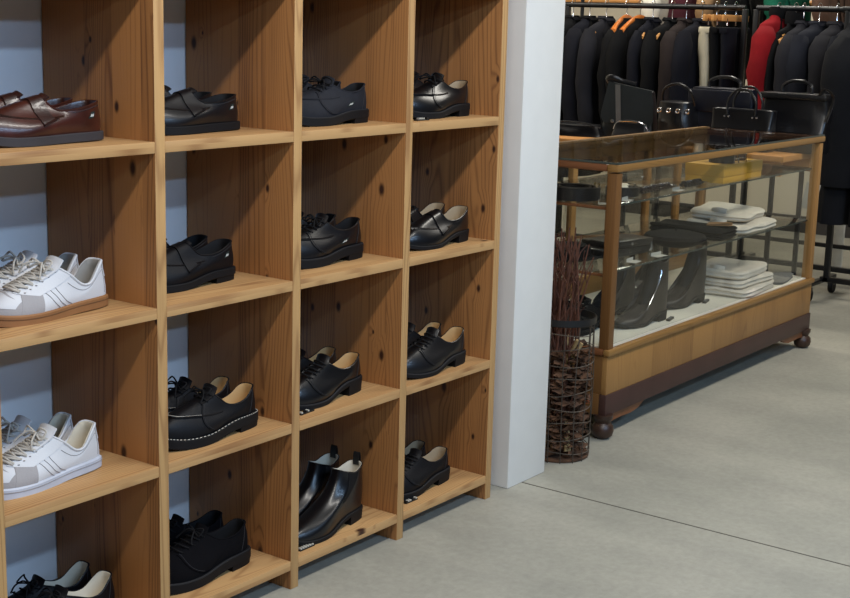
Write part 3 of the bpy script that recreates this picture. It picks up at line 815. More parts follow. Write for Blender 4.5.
B((LXc - .022, .022, .079), (LXc + .004, LYc + .004, .150), 'plinth_board', 'plinth', .002)
B((.022, LYc - .022, .079), (LXc - .022, LYc + .004, .150), 'plinth_board', 'plinth', .002)
for px, sg in ((.03, 1), (LXc - .03, -1)):
    mb = MB(); n = 14; top, bot = [], []
    for k in range(n + 1):
        t = k / n; top.append((px + sg * .26 * t, .080))
        bot.append((px + sg * .26 * t, .080 - (.034 * (1 - t ** 3) if t < .98 else 0) + .006 * math.sin(t * 6)))
    mb.grid([[Vector((x, y, z)) for x, z in top] for y in (.002, .018)]); mb.grid([[Vector((x, .004, z)) for x, z in l] for l in (top, bot)])
    mb.grid([[Vector((x, y, z)) for x, z in bot] for y in (.004, .018)]); mb.grid([[Vector((x, .018, z)) for x, z in l] for l in (bot, top)])
    mb.build('scroll_bracket', M['oaky'], case, smooth=False)
for px in (.014, LXc - .026):
    for py in (.012, LYc - .02):
        MB().lathe([(.004, .0), (.020, .001), (.033, .012), (.037, .028), (.034, .044), (.024, .055), (.028, .064), (.032, .070), (.032, .082)], (px, py, 0), 24).build('ball_foot', M['foot'], case)

# ------------------------------------------------------------------ goods in the case
def single(name, label, cat, mb, m, loc=(0,0,0), rz=0, group=None, **k):
    ob = mb.build(name, m, **k); ob.location = loc; ob.rotation_euler = (0, 0, rz); return tag(ob, label, cat, group)
def kidbuild(mb, name, m, par, **k): return mb.build(name, m, par, **k)

def paper_box(label, x, y, z, w, d, h, rz=0):
    t = thing('gift_box', label, 'box', (x, y, z), rz, 'mustard boxes on the upper glass shelf')
    MB().box((0, 0, 0), (w, d, h * .35), .001).build('box_tray', M['yellow'], t)
    MB().box((-.002, -.002, h * .36), (w + .002, d + .002, h), .0015).build('box_lid', M['yellow'], t)
paper_box('bigger mustard box on the upper glass shelf under a black belt', 2.452, .066, ZU, .20, .155, .068)
paper_box('smaller mustard box beside the bigger one in the display case', 2.670, .080, ZU, .165, .15, .064)

def belt_coil(label, x, y, z, r, rz, h=.034, turns=2.6, m='leather', buckle='brass', cat='belt'):
    t = thing('belt', label, cat, (x, y, z), rz)
    rows = []; n = int(turns * 36)
    for k in range(n + 1):
        a = 2 * PI * turns * k / n; rr = r * (.55 + .45 * k / n); c, s = math.cos(a), math.sin(a)
        rows.append([Vector(((rr - .0016) * c, (rr - .0016) * s, 0)), Vector(((rr + .0016) * c, (rr + .0016) * s, 0)), Vector(((rr + .0016) * c, (rr + .0016) * s, h)), Vector(((rr - .0016) * c, (rr - .0016) * s, h))])
    MB().grid(rows, closed_u=True, cap=True).build('strap', M[m], t)
    a = 2 * PI * turns; c = Vector((r * math.cos(a), r * math.sin(a), h * .5)); tg = Vector((-math.sin(a), math.cos(a), 0)); up = Vector((0, 0, 1))
    c = c + Vector((math.cos(a), math.sin(a), 0)) * .004
    fr = [c - up * (h * .62), c + tg * .034 - up * (h * .62), c + tg * .034 + up * (h * .62), c + up * (h * .62)]
    mb = MB().tube(fr, .0026, 8, closed=True); mb.tube([c + tg * .004, c + tg * .036], .0018, 6)
    mb.build('buckle', M[buckle], t)
    return t
belt_coil('coiled black belt with brass buckle beside the end glass on the upper shelf', 1.66, .24, ZU, .088, 1.9, .042)
belt_coil('coiled black belt just behind the front oak post on the upper shelf', 1.86, .17, ZU, .060, 2.2, .030, buckle='leather')
belt_coil('black belt with silver buckle on the bigger mustard box', 2.565, .13, ZU + .068, .050, 3.4, .034, buckle='chrome', turns=2.2)
belt_coil('dark coiled belt lying on the smaller mustard box', 2.745, .15, ZU + .064, .042, 2.4, .026, m='browndark', buckle='chrome', turns=2.2)
# braided belts
def braid(label, x0, y0, n, rz, m):
    t = thing('braided_belt', label, 'belt', (x0, y0, ZU), rz)
    for s in range(3):
        pts = [(k * .012, .012 * math.sin(k * 1.05 + s * 2.094), .012 + .007 * math.cos(2 * (k * 1.05 + s * 2.094))) for k in range(n)]
        MB().tube([Vector(p) for p in pts], .0062, 6, smooth=3).build('leather_strand', M[m], t)
    MB().tube([(n * .012 + .0, -.012, .008), (n * .012 + .03, -.012, .008), (n * .012 + .03, .012, .008), (n * .012, .012, .008)], .0025, 6, closed=True).build('buckle', M['chrome'], t)
braid('brown braided belt lying along the edge of the upper glass shelf', 1.92, .135, 22, .05, 'browndark')
braid('black braided belt beside the mustard box on the upper glass shelf', 2.215, .115, 13, .02, 'leather')
def tentcard(label, x, y, z, rz, w=.05, d=.035, m='cardw', flat=True):
    w *= .7; d *= .7
    mb = MB(); mb.box((0, 0, 0), (w, d, .0015), .0004)
    mb.box((0, d, 0), (w, d + .0015, .012), .0004)
    ob = single('price_card', label, 'price card', mb, M[m], (x, y, z), rz, 'white cards in the display case', smooth=False)
tentcard('white card under the brass-buckled belt', 1.535 + .06, .075, ZU, .5, .07, .04)
tentcard('white card beside the belt behind the front post', 1.72, .068, ZU, .1, .07, .03)
tentcard('white card in front of the braided belts', 2.10, .075, ZU, .05, .09, .03)
mb = MB(); mb.lathe([(.002, 0), (.036, .001), (.040, .010), (.036, .024), (.020, .034), (.002, .036)], (0, 0, 0), 18)
single('coin_purse', 'cream leather coin purse at the head of the braided belts', 'purse', mb.xf(Matrix.Diagonal((1.3, .8, 1, 1))), M['lincream'], (1.90, .19, ZU))
# middle glass shelf
def hat(label, x, y, z, r, m, brim=.05, crown_h=.07, crown_r=.085, rz=0, tilt=0):
    t = thing('brimmed_hat', label, 'hat', (x, y, z), rz)
    MB().lathe([(crown_r * .9, .004), (r * .8, .003), (r, .010), (r, .013), (r * .8, .008), (crown_r, .012), (crown_r * .97, crown_h * .6), (crown_r * .85, crown_h * .95), (crown_r * .5, crown_h), (.004, crown_h * .92)], (0, 0, 0), 40).xf(Matrix.Diagonal((1, .86, 1, 1))).build('felt_body', M[m], t)
    MB().lathe([(crown_r * 1.0, .012), (crown_r * 1.015, .014), (crown_r * 1.01, .034), (crown_r * .98, .036)], (0, 0, 0), 40, cap=False).xf(Matrix.Diagonal((1, .86, 1, 1))).build('hat_band', M['linblack'], t)
hat('black felt hat on the middle glass shelf by the end glass', 1.735, .30, ZM, .135, 'c_black', crown_h=.05, crown_r=.09)
def pouch(label, x, y, z, w, d, h, rz, m='bagblk'):
    t = thing('leather_pouch', label, 'pouch', (x, y, z), rz)
    MB().box((0, 0, 0), (w, d, h), min(h, d) * .28).build('pouch_body', M[m], t)
    MB().box((-.001, -.002, h * .45), (w + .001, d * .7, h + .003), .003).build('pouch_flap', M[m], t)
    MB().lathe([(.0005, 0), (.006, 0), (.006, .003), (.0005, .004)], (w * .5, -.002, h * .55), 12, 'Y').build('snap', M['chrome'], t)
pouch('flat black pouch, lower one behind the oak front post', 1.80, .17, ZM, .26, .17, .028, -.08)
pouch('flat black pouch lying on top of the other pouch', 1.83, .18, ZM + .031, .22, .14, .022, -.2)
tentcard('white card in front of the black pouches', 1.81, .075, ZM, .1, .08, .045)
tentcard('white card between the pouches and the beret', 1.975, .075, ZM, -.1, .09, .04)
mb = MB().box((0, 0, 0), (.032, .03, .045), .004)
single('metal_tin', 'small silver tin standing beside the black pouches', 'tin', mb, M['chrome'], (2.085, .155, ZM), .3)
t = thing('beret', 'soft black beret on the middle glass shelf above the boots', 'hat', (2.265, .155, ZM))
MB().lathe([(.07, 0), (.085, .004), (.125, .018), (.138, .032), (.128, .044), (.08, .054), (.004, .058)], (0, 0, 0), 40).xf(Matrix.Diagonal((.84, .84, .95, 1))).build('beret_crown', M['c_black'], t)
MB().tube([(0, 0, .052), (.002, 0, .060), (.001, 0, .066)], .003, 6).build('beret_stalk', M['c_black'], t)

def folded(name, label, x, y, z, w, d, h, rz, m, group=None, seed=0, cat='shirt', collar=True):
    """soft folded garment: a rounded slab with sagging layers"""
    rr = random.Random(seed); t = thing(name, label, cat, (x, y, z), rz, group)
    rows = []; n = 40
    layers = max(2, int(h / .012))
    prof = []
    for k in range(layers):
        z0 = h * k / layers; z1 = h * (k + 1) / layers
        prof += [(-.004, z0 + .0008), (0.003 * rr.random(), (z0 + z1) / 2), (-.004, z1 - .0008)]
    prof = [(-.02, 0)] + prof + [(-.015, h + .001), (-.05, h + .002), (-.09, h + .001)]
    for o, zz in prof:
        r = []
        for k in range(n):
            a = 2 * PI * k / n; c, s = math.cos(a), math.sin(a)
            e = .28
            px = (w / 2 + o) * (abs(c) ** e) * (1 if c > 0 else -1); py = (d / 2 + o * d / w) * (abs(s) ** e) * (1 if s > 0 else -1)
            nz = noise.noise(Vector((px * 9 + seed, py * 9, zz * 14)))
            r.append(Vector((px + nz * .010, py + nz * .008, max(0, zz + (nz * .012 if zz > h * .6 else nz * .003)))))
        rows.append(r)
    mb = MB().grid(rows, closed_u=True); mb.add(rows[-1], [tuple(range(n))]); mb.add(rows[0], [tuple(reversed(range(n)))])
    mb.build('folded_body', M[m], t, angle=60)
    if collar:
        MB().tube([(-w * .40, -d * .12, h + .003), (-w * .44, 0, h + .008), (-w * .40, d * .12, h + .003)], (.012, .005), 8, smooth=4).build('collar', M[m], t)
    return t
G = 'white shirts in the display case'
folded('folded_shirt', 'white folded shirt, upper one on the middle glass shelf', 2.905, .24, ZM + .036, .29, .24, .03, .12, 'cotton', G, 1)
folded('folded_shirt', 'white folded shirt, lower one on the middle glass shelf', 2.86, .20, ZM, .36, .27, .033, .05, 'cotton', G, 2)
folded('folded_scarf', 'black folded cloth between the beret and the white shirts', 2.55, .22, ZM, .21, .30, .040, .1, 'c_black', None, 3, 'scarf', False)
folded('folded_scarf', 'small tan folded cloth on top of the black one', 2.59, .13, ZM + .044, .10, .10, .010, .4, 'c_tan', None, 4, 'scarf', False)
folded('folded_shirt', 'white folded shirt at the bottom of the pile on the case floor', 2.84, .17, ZD, .36, .25, .032, .05, 'cotton', G, 5)
folded('folded_shirt', 'white folded shirt in the middle of the pile on the case floor', 2.85, .18, ZD + .035, .34, .24, .030, -.02, 'cotton', G, 6)
folded('folded_shirt', 'white folded shirt topping the pile on the case floor', 2.84, .19, ZD + .068, .33, .24, .030, .08, 'cotton', G, 7)
folded('folded_felt', 'flat grey felt square beside the shirt pile', 3.16, .14, ZD, .22, .15, .014, .1, 'greycloth', None, 8, 'cloth', False)
# footwear on the case floor
pair(chelsea, 2.14, .098, ZD, ('dark leather boot with a zip in the display case, in front of its mate', 'dark leather boot just behind the zipped boot'), 'zip boots in the display case',
     up='boot', shaft=.226, wt=.027, xb=.31, vamp=.010, drop=.15, crook=.034, zipper=True, elastic=False, name='ankle_boot', heel=.024, tabs='linblack', lining='linblack', gap=.135, rot=.1)
pair(chelsea, 2.545, .140, ZD, ('dark leather boot beside the white shirts in the display case', 'dark leather boot under the beret, behind its mate'), 'plain boots in the display case',
     up='boot', shaft=.232, wt=.027, xb=.31, vamp=.010, drop=.155, crook=.034, elastic=False, name='ankle_boot', heel=.020, tabs='linblack', lining='linblack', gap=.165, rot=.1)
pair(derby, 1.90, .205, ZD, ('black lace-up on the case floor behind the wire basket, front one', 'black lace-up on the case floor behind the wire basket, rear one'), 'black shoes on the case floor',
     chunky=.006, seed=41, up='leather_matte', rot=.0, gap=.09)
for l, x, y in (('tiny dark price tag at the heel of the zipped boot', 2.10, .076), ('tiny dark price tag at the heel of the boot by the shirts', 2.49, .120)):
    t = thing('price_tag', l, 'price tag', (x, y, ZD), .2)
    MB().box((0, 0, 0), (.06, .014, .008), .001).build('base', M['black'], t, smooth=False)
    for k in range(4): MB().box((.006 + k * .013, .003, .008), (.014 + k * .013, .011, .0095), .0003).build('numeral_block', M['greycloth'], t, smooth=False)

# ------------------------------------------------------------------ wire basket with dried branches
bx, by, br, bh = 1.334, .066, .100, .455
bk = thing('wire_basket', 'tall rusty wire basket of dried branches between the column and the display case', 'basket', (bx, by, 0))
mb = MB(); rr = random.Random(4)
for k in range(15):
    a = 2 * PI * k / 15
    mb.tube([(br * math.cos(a + .05 * math.sin(z * 9 + k)) * (1 + .03 * math.sin(z * 13 + k)), br * math.sin(a + .05 * math.sin(z * 9 + k)) * (1 + .03 * math.sin(z * 11 + k * 2)), z) for z in [bh * i / 14 for i in range(15)]], .0016, 5)
for z in [.03 + .047 * i for i in range(9)]:
    mb.tube([(br * math.cos(a) * (1 + .03 * math.sin(3 * a + z * 40)), br * math.sin(a) * (1 + .03 * math.cos(2 * a + z * 30)), z + .006 * math.sin(2 * a + z * 50)) for a in [2 * PI * i / 40 for i in range(40)]], .0015, 5, closed=True)
mb.build('wire_mesh', M['wire'], bk)
MB().grid([[Vector((r_ * math.cos(a), r_ * math.sin(a), z)) for a in [2 * PI * i / 40 for i in range(40)]] for r_, z in ((br + .002, bh - .022), (br + .004, bh - .020), (br + .004, bh), (br + .001, bh), (br + .001, bh - .022))], closed_u=True).build('rim_band', M['metalblack'], bk)
MB().lathe([(.004, .002), (br - .002, .002), (br, .006), (br, .010), (.004, .010)], (0, 0, 0), 32).build('basket_base', M['bark'], bk)
# leaf and bark filling
mb = MB()
for k in range(1100):
    a = rr.uniform(0, 2 * PI); r_ = (br - .008) * math.sqrt(rr.uniform(.45, 1)); z = .014 + (rr.random()) * .34
    c = Vector((r_ * math.cos(a), r_ * math.sin(a), z)); s = rr.uniform(.012, .030)
    R = Matrix.Rotation(rr.uniform(0, 6), 3, 'Z') @ Matrix.Rotation(rr.uniform(-1.3, 1.3), 3, 'X')
    L_ = [Vector((-s, 0, 0)), Vector((-s * .3, s * .45, s * .15)), Vector((s, 0, .25 * s)), Vector((-s * .3, -s * .45, s * .15))]
    P_ = [c + R @ p for p in L_]
    for p in P_:
        q = math.hypot(p.x, p.y)
        if q > br - .003: p.x *= (br - .003) / q; p.y *= (br - .003) / q
        p.z = max(.012, p.z)
    mb.add(P_, [(0, 1, 2, 3)])
ob = single('dry_leaves', 'brown dry leaves and bark filling the wire basket', 'dried leaves', mb, M['bark'], (bx, by, 0)); ob['kind'] = 'stuff'
# branches: individuals copied from a few bent twigs
protos = []; tips = []
for v in range(4):
    r2_ = random.Random(30 + v); pts = [Vector((0, 0, 0))]
    d = Vector((r2_.uniform(-.03, .03), r2_.uniform(-.03, .03), 1)).normalized()
    for k in range(9):
        d = (d + Vector((r2_.uniform(-.11, .11), r2_.uniform(-.11, .11), r2_.uniform(-.02, .12)))).normalized(); pts.append(pts[-1] + d * .066)
    mb = MB().tube(pts, .0050, 5, smooth=2, taper=lambda t: 1 - .6 * t)
    for q in (5, 6, 7, 8):
        e = pts[q] + Vector((r2_.uniform(-.03, .03), r2_.uniform(-.03, .03), .05)); mb.tube([pts[q], (pts[q] + e) / 2 + Vector((.004, 0, .004)), e], .0022, 4, taper=lambda t: 1 - .5 * t)
    ob = mb.build('dried_twig', M['twig'], None); protos.append(ob); tips.append([p.copy() for p in pts])
used = [False] * 4
for k in range(54):
    v = k % 4; ob = protos[v]
    if used[v]: ob = ob.copy(); col.objects.link(ob)
    used[v] = True
    ob.rotation_mode = 'ZXY'
    for _ in range(500):
        a = rr.uniform(0, 2 * PI); r_ = rr.uniform(.01, .055)
        loc = Vector((bx + r_ * math.cos(a) - .006, by + r_ * math.sin(a) - .005, .055 + rr.uniform(0, .03)))
        rx, ry, rz_ = rr.uniform(-.08, .06), rr.uniform(-.09, .06), rr.uniform(0, 6.28)
        Rm = Matrix.Rotation(ry, 3, 'Y') @ Matrix.Rotation(rx, 3, 'X') @ Matrix.Rotation(rz_, 3, 'Z')
        q = [loc + Rm @ p for p in tips[v]]
        mid = q[6]
        if 1.24 < q[-1].x < 1.385 and -.01 < q[-1].y < .17 and (mid.x - bx) ** 2 + (mid.y - by) ** 2 < (br - .012) ** 2: break
    ob.location = loc; ob.rotation_euler = (rx, ry, rz_)
    ob.scale = (1, 1, rr.uniform(.88, 1.12))
    tag(ob, 'thin red brown dried twig standing in the wire basket', 'twig', 'dried twigs in the wire basket')
for k in range(7):
    a = rr.uniform(0, 6.28); a2 = a + rr.uniform(1.5, 3.5)
    pts = [Vector((.07 * math.cos(a), .07 * math.sin(a), .03)), Vector((.03 * math.cos(a), .03 * math.sin(a), .20)), Vector((.075 * math.cos(a2), .075 * math.sin(a2), rr.uniform(.32, .47)))]
    single('pale_stalk', 'pale woody stalk leaning inside the wire basket', 'stalk', MB().tube(pts, .006, 6, smooth=5), M['straw'], (bx, by, 0), 0, 'pale stalks in the wire basket')
mb = MB().lathe([(.002, 0), (.016, .004), (.021, .018), (.016, .032), (.004, .040)], (0, 0, 0), 14)
single('dried_seed_pod', 'orange dried seed pod against the wire mesh', 'seed pod', mb, plain('orange seed pod', (168, 82, 40), .6, namp=.3, nscale=60), (bx + .068, by - .050, .16))


# ------------------------------------------------------------------ wooden table with bags behind the case
TZ = .772
tb = thing('side_table', 'long narrow wooden table with thin black legs behind the display case, carrying bags', 'table', (3.70, .34, 0))
MB().box((0, 0, TZ - .028), (.42, 1.65, TZ), .004).build('table_top', M['tablewood'], tb)
MB().box((.02, .02, TZ - .095), (.045, 1.63, TZ - .028), .002).build('apron', M['tablewood'], tb)
MB().box((.375, .02, TZ - .095), (.40, 1.63, TZ - .028), .002).build('apron', M['tablewood'], tb)
for lx_, ly_ in ((.032, .06), (.388, .06), (.032, .82), (.388, .82), (.032, 1.58), (.388, 1.58)):
    MB().box((lx_ - .010, ly_ - .010, 0), (lx_ + .010, ly_ + .010, TZ - .028), .002).build('leg', M['metalblack'], tb)

def superring(w, d, z, n=40, e=.35, cx=0, cy=0, fn=None):
    r = []
    for k in range(n):
        a = 2 * PI * k / n; c, s = math.cos(a), math.sin(a)
        x = cx + w / 2 * abs(c) ** e * (1 if c > 0 else -1); y = cy + d / 2 * abs(s) ** e * (1 if s > 0 else -1)
        p = Vector((x, y, z)); r.append(fn(p, a) if fn else p)
    return r
def bag_body(w, d, h, top=.9, topd=.5, soft=.004, seed=0, slope=0., e=.3, n=48):
    rows = []
    def fn(p, a):
        q = noise.noise(Vector((p.x * 9 + seed * 3.1, p.y * 9, p.z * 8)))
        return p + Vector((q * soft, q * soft * 1.4, slope * p.x * (p.z / h)))
    for k in range(15):
        t = k / 14
        if t < .12: f = math.sqrt(1 - (1 - t / .12) ** 2) * .06 + .94
        else: f = 1
        ww = lerp(w, w * top, t) * f; dd = lerp(d, d * topd, sst(0, 1, t)) * f
        rows.append(superring(ww, dd, h * t, n, e, fn=fn))
    last = rows[-1]; c = sum(last, Vector()) / n
    rows.append([c + (p - c) * .9 + Vector((0, 0, .004)) for p in last])
    mb = MB().grid(rows, closed_u=True); mb.add(rows[-1], [tuple(range(n))]); mb.add(rows[0], [tuple(reversed(range(n)))])
    return mb
def bag(name, label, y, x, w, d, h, m, rz=0, cat='bag', **k):
    t = thing(name, label, cat, (x, y, TZ), -PI / 2 + rz)
    bag_body(w, d, h, **k).build('bag_body', M[m], t)
    return t
def handle(t, x0, x1, y, z, rise, m, r=.006, hw='chrome'):
    pts = [(x0, y, z - .02), (x0, y, z + rise * .45), (lerp(x0, x1, .25), y, z + rise * .92), (lerp(x0, x1, .5), y, z + rise), (lerp(x0, x1, .75), y, z + rise * .92), (x1, y, z + rise * .45), (x1, y, z - .02)]
    MB().tube([Vector(p) for p in pts], r, 8, smooth=5).build('handle', M[m], t)
    for xx in (x0, x1):
        for dx in (-.010, .010):
            MB().lathe([(.0004, -.004), (.005, -.003), (.006, 0), (.0004, .001)], (xx + dx, y - .006, z - .028), 10, 'Y').build('rivet', M[hw], t)

# flat dark straps and clutch at the far end
t = bag('clutch_bag', 'flat black clutch lying at the far end of the wooden table', 1.55, 3.93, .30, .16, .055, 'bagblk', .2, soft=.008, top=.8, topd=.7)
MB().tube([(-.15, -.05, .06), (-.05, -.09, .075), (.05, -.07, .07), (.15, -.09, .05)], (.004, .012), 8, smooth=6).build('wrist_strap', M['bagblk'], t)
# flap satchel
t = bag('flap_satchel', 'green-black flap satchel with a grey strap propped on the table', 1.30, 4.02, .30, .10, .255, 'baggrn', .10, soft=.004, top=.78, topd=.55, slope=-.16)
rows = []
for k in range(9):
    s = k / 8; z = lerp(.262, .07, s); w = lerp(.235, .30, s) * (1 if s < .85 else 1 - (s - .85) * 1.2); yv = -lerp(.026, .056, s) - .004
    rows.append([Vector((w * (i / 8 - .5), yv - .002 * math.sin(i / 8 * PI), z - .16 * w * (i / 8 - .5) * (z / .255))) for i in range(9)])
MB().grid(rows).grid([[p + Vector((0, .003, 0)) for p in r] for r in reversed(rows)]).build('flap', M['baggrn'], t)
MB().grid([[Vector((-.065 + dx + s * .03, -lerp(.032, .064, s) - .003, lerp(.268, .05, s))) for dx in (-.014, .014)] for s in [i / 8 for i in range(9)]]).build('front_strap', M['baggrey'], t)
MB().tube([(-.11, 0, .25), (-.135, -.02, .29), (-.10, -.03, .305), (-.05, -.01, .285), (.02, 0, .27)], (.003, .012), 8, smooth=6).build('shoulder_strap', M['bagblk'], t)
for sx in (-.07, .08):
    MB().lathe([(.0005, -.006), (.010, -.005), (.010, 0), (.0005, .001)], (sx, -.066, .085), 12, 'Y').build('stud', M['chrome'], t)
# framed purse in front of the satchel
t = bag('frame_purse', 'small black purse with a curved silver frame, in front of the flap satchel', 1.20, 3.84, .19, .08, .085, 'bagblk', .1, soft=.004, top=.85, topd=.3)
MB().tube([(-.09, 0, .055), (-.075, -.002, .085), (-.03, -.004, .098), (.03, -.004, .096), (.075, -.002, .080), (.092, 0, .05)], .0055, 8, smooth=6).build('metal_frame', M['chrome'], t)
for sx in (-.006, .008):
    MB().lathe([(.0005, -.005), (.005, -.003), (.006, 0), (.005, .003), (.0005, .005)], (.088 + sx, 0, .052), 10).build('clasp_ball', M['chrome'], t)
# drawstring bag with silver fittings
t = bag('bucket_bag', 'slouchy black bucket bag with silver fittings between the satchel and the briefcase', 1.00, 3.95, .21, .16, .20, 'bagblk', 0, soft=.016, top=.80, topd=.8, e=.7, seed=5)
for k in range(4):
    sx = -.075 + .05 * k
    MB().tube([(sx, -.075, .165), (sx + .016, -.082, .172), (sx + .020, -.080, .158), (sx + .002, -.076, .152)], .0042, 7, closed=True, smooth=3).build('silver_ring', M['chrome'], t)
MB().tube([(-.085, 0, .19), (-.07, -.03, .26), (0, -.03, .29), (.07, -.03, .26), (.085, 0, .19)], .007, 8, smooth=6).build('handle', M['bagblk'], t)
MB().tube([(.05, -.085, .16), (.065, -.10, .10), (.085, -.09, .04)], (.003, .009), 6, smooth=5).build('strap_end', M['bagblk'], t)
MB().lathe([(.0005, -.010), (.009, -.006), (.010, 0), (.009, .006), (.0005, .010)], (.086, -.092, .045), 10).build('strap_tip', M['chrome'], t)
# briefcase
t = bag('briefcase', 'navy black briefcase with a top handle in the middle of the table', .80, 4.03, .34, .12, .275, 'bagnavy', 0, soft=.006, top=.94, topd=.75, seed=9)
MB().box((-.165, -.062, .16), (.165, -.050, .268), .006).build('front_flap', M['bagnavy'], t)
handle(t, -.08, .08, 0, .285, .045, 'bagblk', .009)
# tote with two handles
t = bag('tote_bag', 'low black tote with looped handles in front of the red jacket', .615, 3.86, .30, .12, .190, 'bagblk', 0, soft=.006, top=1.04, topd=.5, seed=13)
handle(t, -.07, .07, -.035, .185, .10, 'bagblk', .006)
handle(t, -.07, .07, .035, .185, .11, 'bagblk', .006)
# wide document bag
t = bag('document_bag', 'wide black document bag with a wrinkled front at the near end of the table', .415, 3.99, .33, .13, .270, 'bagblk', 0, soft=.012, top=.95, topd=.6, seed=17)
MB().box((-.165, -.060, .245), (.165, .055, .275), .010).build('top_gusset', M['bagblk'], t)
handle(t, -.07, .07, 0, .285, .045, 'bagblk', .008)
MB().tube([(.13, -.05, .27), (.16, -.07, .30), (.19, -.04, .26), (.17, -.06, .15)], (.003, .010), 8, smooth=6).build('side_strap', M['bagblk'], t)

# ------------------------------------------------------------------ clothes rails
def caster(parent, x, y):
    c = MB().lathe([(.004, -.012), (.030, -.012), (.033, -.008), (.033, .008), (.030, .012), (.004, .012)], (x + .012, y, .034), 20, 'Y').build('caster', M['rubber'], parent)
    MB().box((x - .014, y - .016, .045), (x + .022, y + .016, .075), .004).build('caster_fork', M['metalblack'], c)
def rack(label, X, y0, y1, h, uprights, lower=(), group='black clothes rails', casters=True, over0=0., over1=0.):
    t = thing('clothes_rail', label, 'clothes rail', (X, (y0 + y1) / 2, 0), 0, group)
    ym = (y0 + y1) / 2
    MB().tube([(0, y0 - ym - over0, h), (0, y1 - ym + over1, h)], .015, 14).build('hanging_rail', M['metalblack'], t)
    for y in uprights: MB().box((-.016, y - ym - .014, .085), (.016, y - ym + .014, h - .008), .004).build('upright', M['metalblack'], t)
    MB().box((-.016, y0 - ym, .085), (.016, y1 - ym, .112), .003).build('base_bar', M['metalblack'], t)
    for y in (y0, y1):
        MB().box((-.19, y - ym - .015, .078), (.19, y - ym + .015, .10), .003).build('foot_bar', M['metalblack'], t)
        if casters:
            for sx in (-.16, .16): caster(t, sx, y - ym)
    for z in lower:
        MB().box((-.012, y0 - ym, z), (.012, y1 - ym, z + .022), .003).build('cross_bar', M['metalblack'], t)
    return t
RX = 4.78; RZ = 1.444
rack('black clothes rail holding the dark coats and trousers behind the bags', RX, 1.05, 2.15, RZ, (1.05, 2.15), (.34,), over1=.10)
rack('black clothes rail holding the red jacket and the dark jackets', RX, -.35, .985, RZ, (-.35, .985), (.34, .21))
rack('near black clothes rail on casters beyond the end of the display case', 4.46, -.75, .40, 1.44, (-.75, .37), ())
for (y, lab) in ((1.90, 'white slotted upright behind the dark coats'), (.665, 'white slotted upright behind the charcoal jackets')):
    t = thing('slotted_upright', lab, 'shelf upright', (5.42, y, 0))
    MB().box((-.012, -.030, 0), (.012, .030, 1.95), .002).build('post', M['slotmetal'], t)
    for k in range(38): 
        MB().box((-.0135, -.007, .12 + k * .048), (-.0118, .007, .145 + k * .048), 0).build('slot', M['black'], t, smooth=False) if .9 < .12 + k * .048 < 1.7 else None
t = thing('wall_hanging_rail', 'pale wooden pole along the cream wall behind the black rails', 'clothes rail', (5.42, 1.28, 0))
MB().tube([(0, -.72, 1.478), (0, 1.30, 1.478)], .019, 14).build('wooden_pole', M['tablewood'], t)
for y in (1.22, -.64):
    MB().tube([(0, y, 1.478), (.0, y, 1.46), (0, y, 0)], .010, 8).build('pole_post', M['slotmetal'], t)
t = thing('back_clothes_rail', 'high rear rail holding the pale knit and the green jacket', 'clothes rail', (5.20, 1.2, 0))
MB().tube([(0, -.8, 1.70), (0, 1.1, 1.70)], .014, 12).build('hanging_rail', M['metalblack'], t)
for y in (-.8, 1.1): MB().tube([(0, y, 0), (0, y, 1.70)], .012, 8).build('upright', M['metalblack'], t)

# ------------------------------------------------------------------ garments; width along X, thickness along Y, hung from z=0
def hanger(label, X, y, z, m='hangerwood', w=.19, drop=.055, rz=0., clip=False, group='hangers on the rails'):
    t = thing('clip_hanger' if clip else 'clothes_hanger', label, 'hanger', (X, y, z), rz, group)
    pts = [Vector((.020 * math.sin(a), 0, .016 - .020 + .020 * math.cos(a) + .0)) for a in [lerp(-1.6, 2.6, i / 14) for i in range(15)]]
    pts = [Vector((0, 0, -drop)), Vector((0, 0, -.040))] + [Vector((p.x, p.y, p.z + .0)) for p in reversed(pts)]
    MB().tube(pts, .0022, 6).build('hook', M['chrome'], t)
    if clip:
        MB().box((-.16, -.008, -drop - .034), (.16, .008, -drop), .004).build('wooden_bar', M[m], t)
        for sx in (-.12, .12):
            MB().tube([(sx, -.008, -drop - .02), (sx - .006, -.010, -drop - .055), (sx + .006, -.010, -drop - .055)], .003, 6, closed=True).build('clip', M['chrome'], t)
    else:
        rows = []
        for k in range(17):
            u = k / 8 - 1; x = w * u; zc = -drop - .075 * abs(u) ** 1.5; hh = lerp(.018, .012, abs(u)); dd = lerp(.008, .019, abs(u) ** 2)
            yy = -.02 * abs(u) ** 2
            rows.append([Vector((x, yy + dd * math.cos(a), zc + hh * math.sin(a))) for a in [2 * PI * i / 10 for i in range(10)]])
        MB().grid(rows, closed_u=True, cap=True).build('shoulder_bar', M[m], t)
    return t
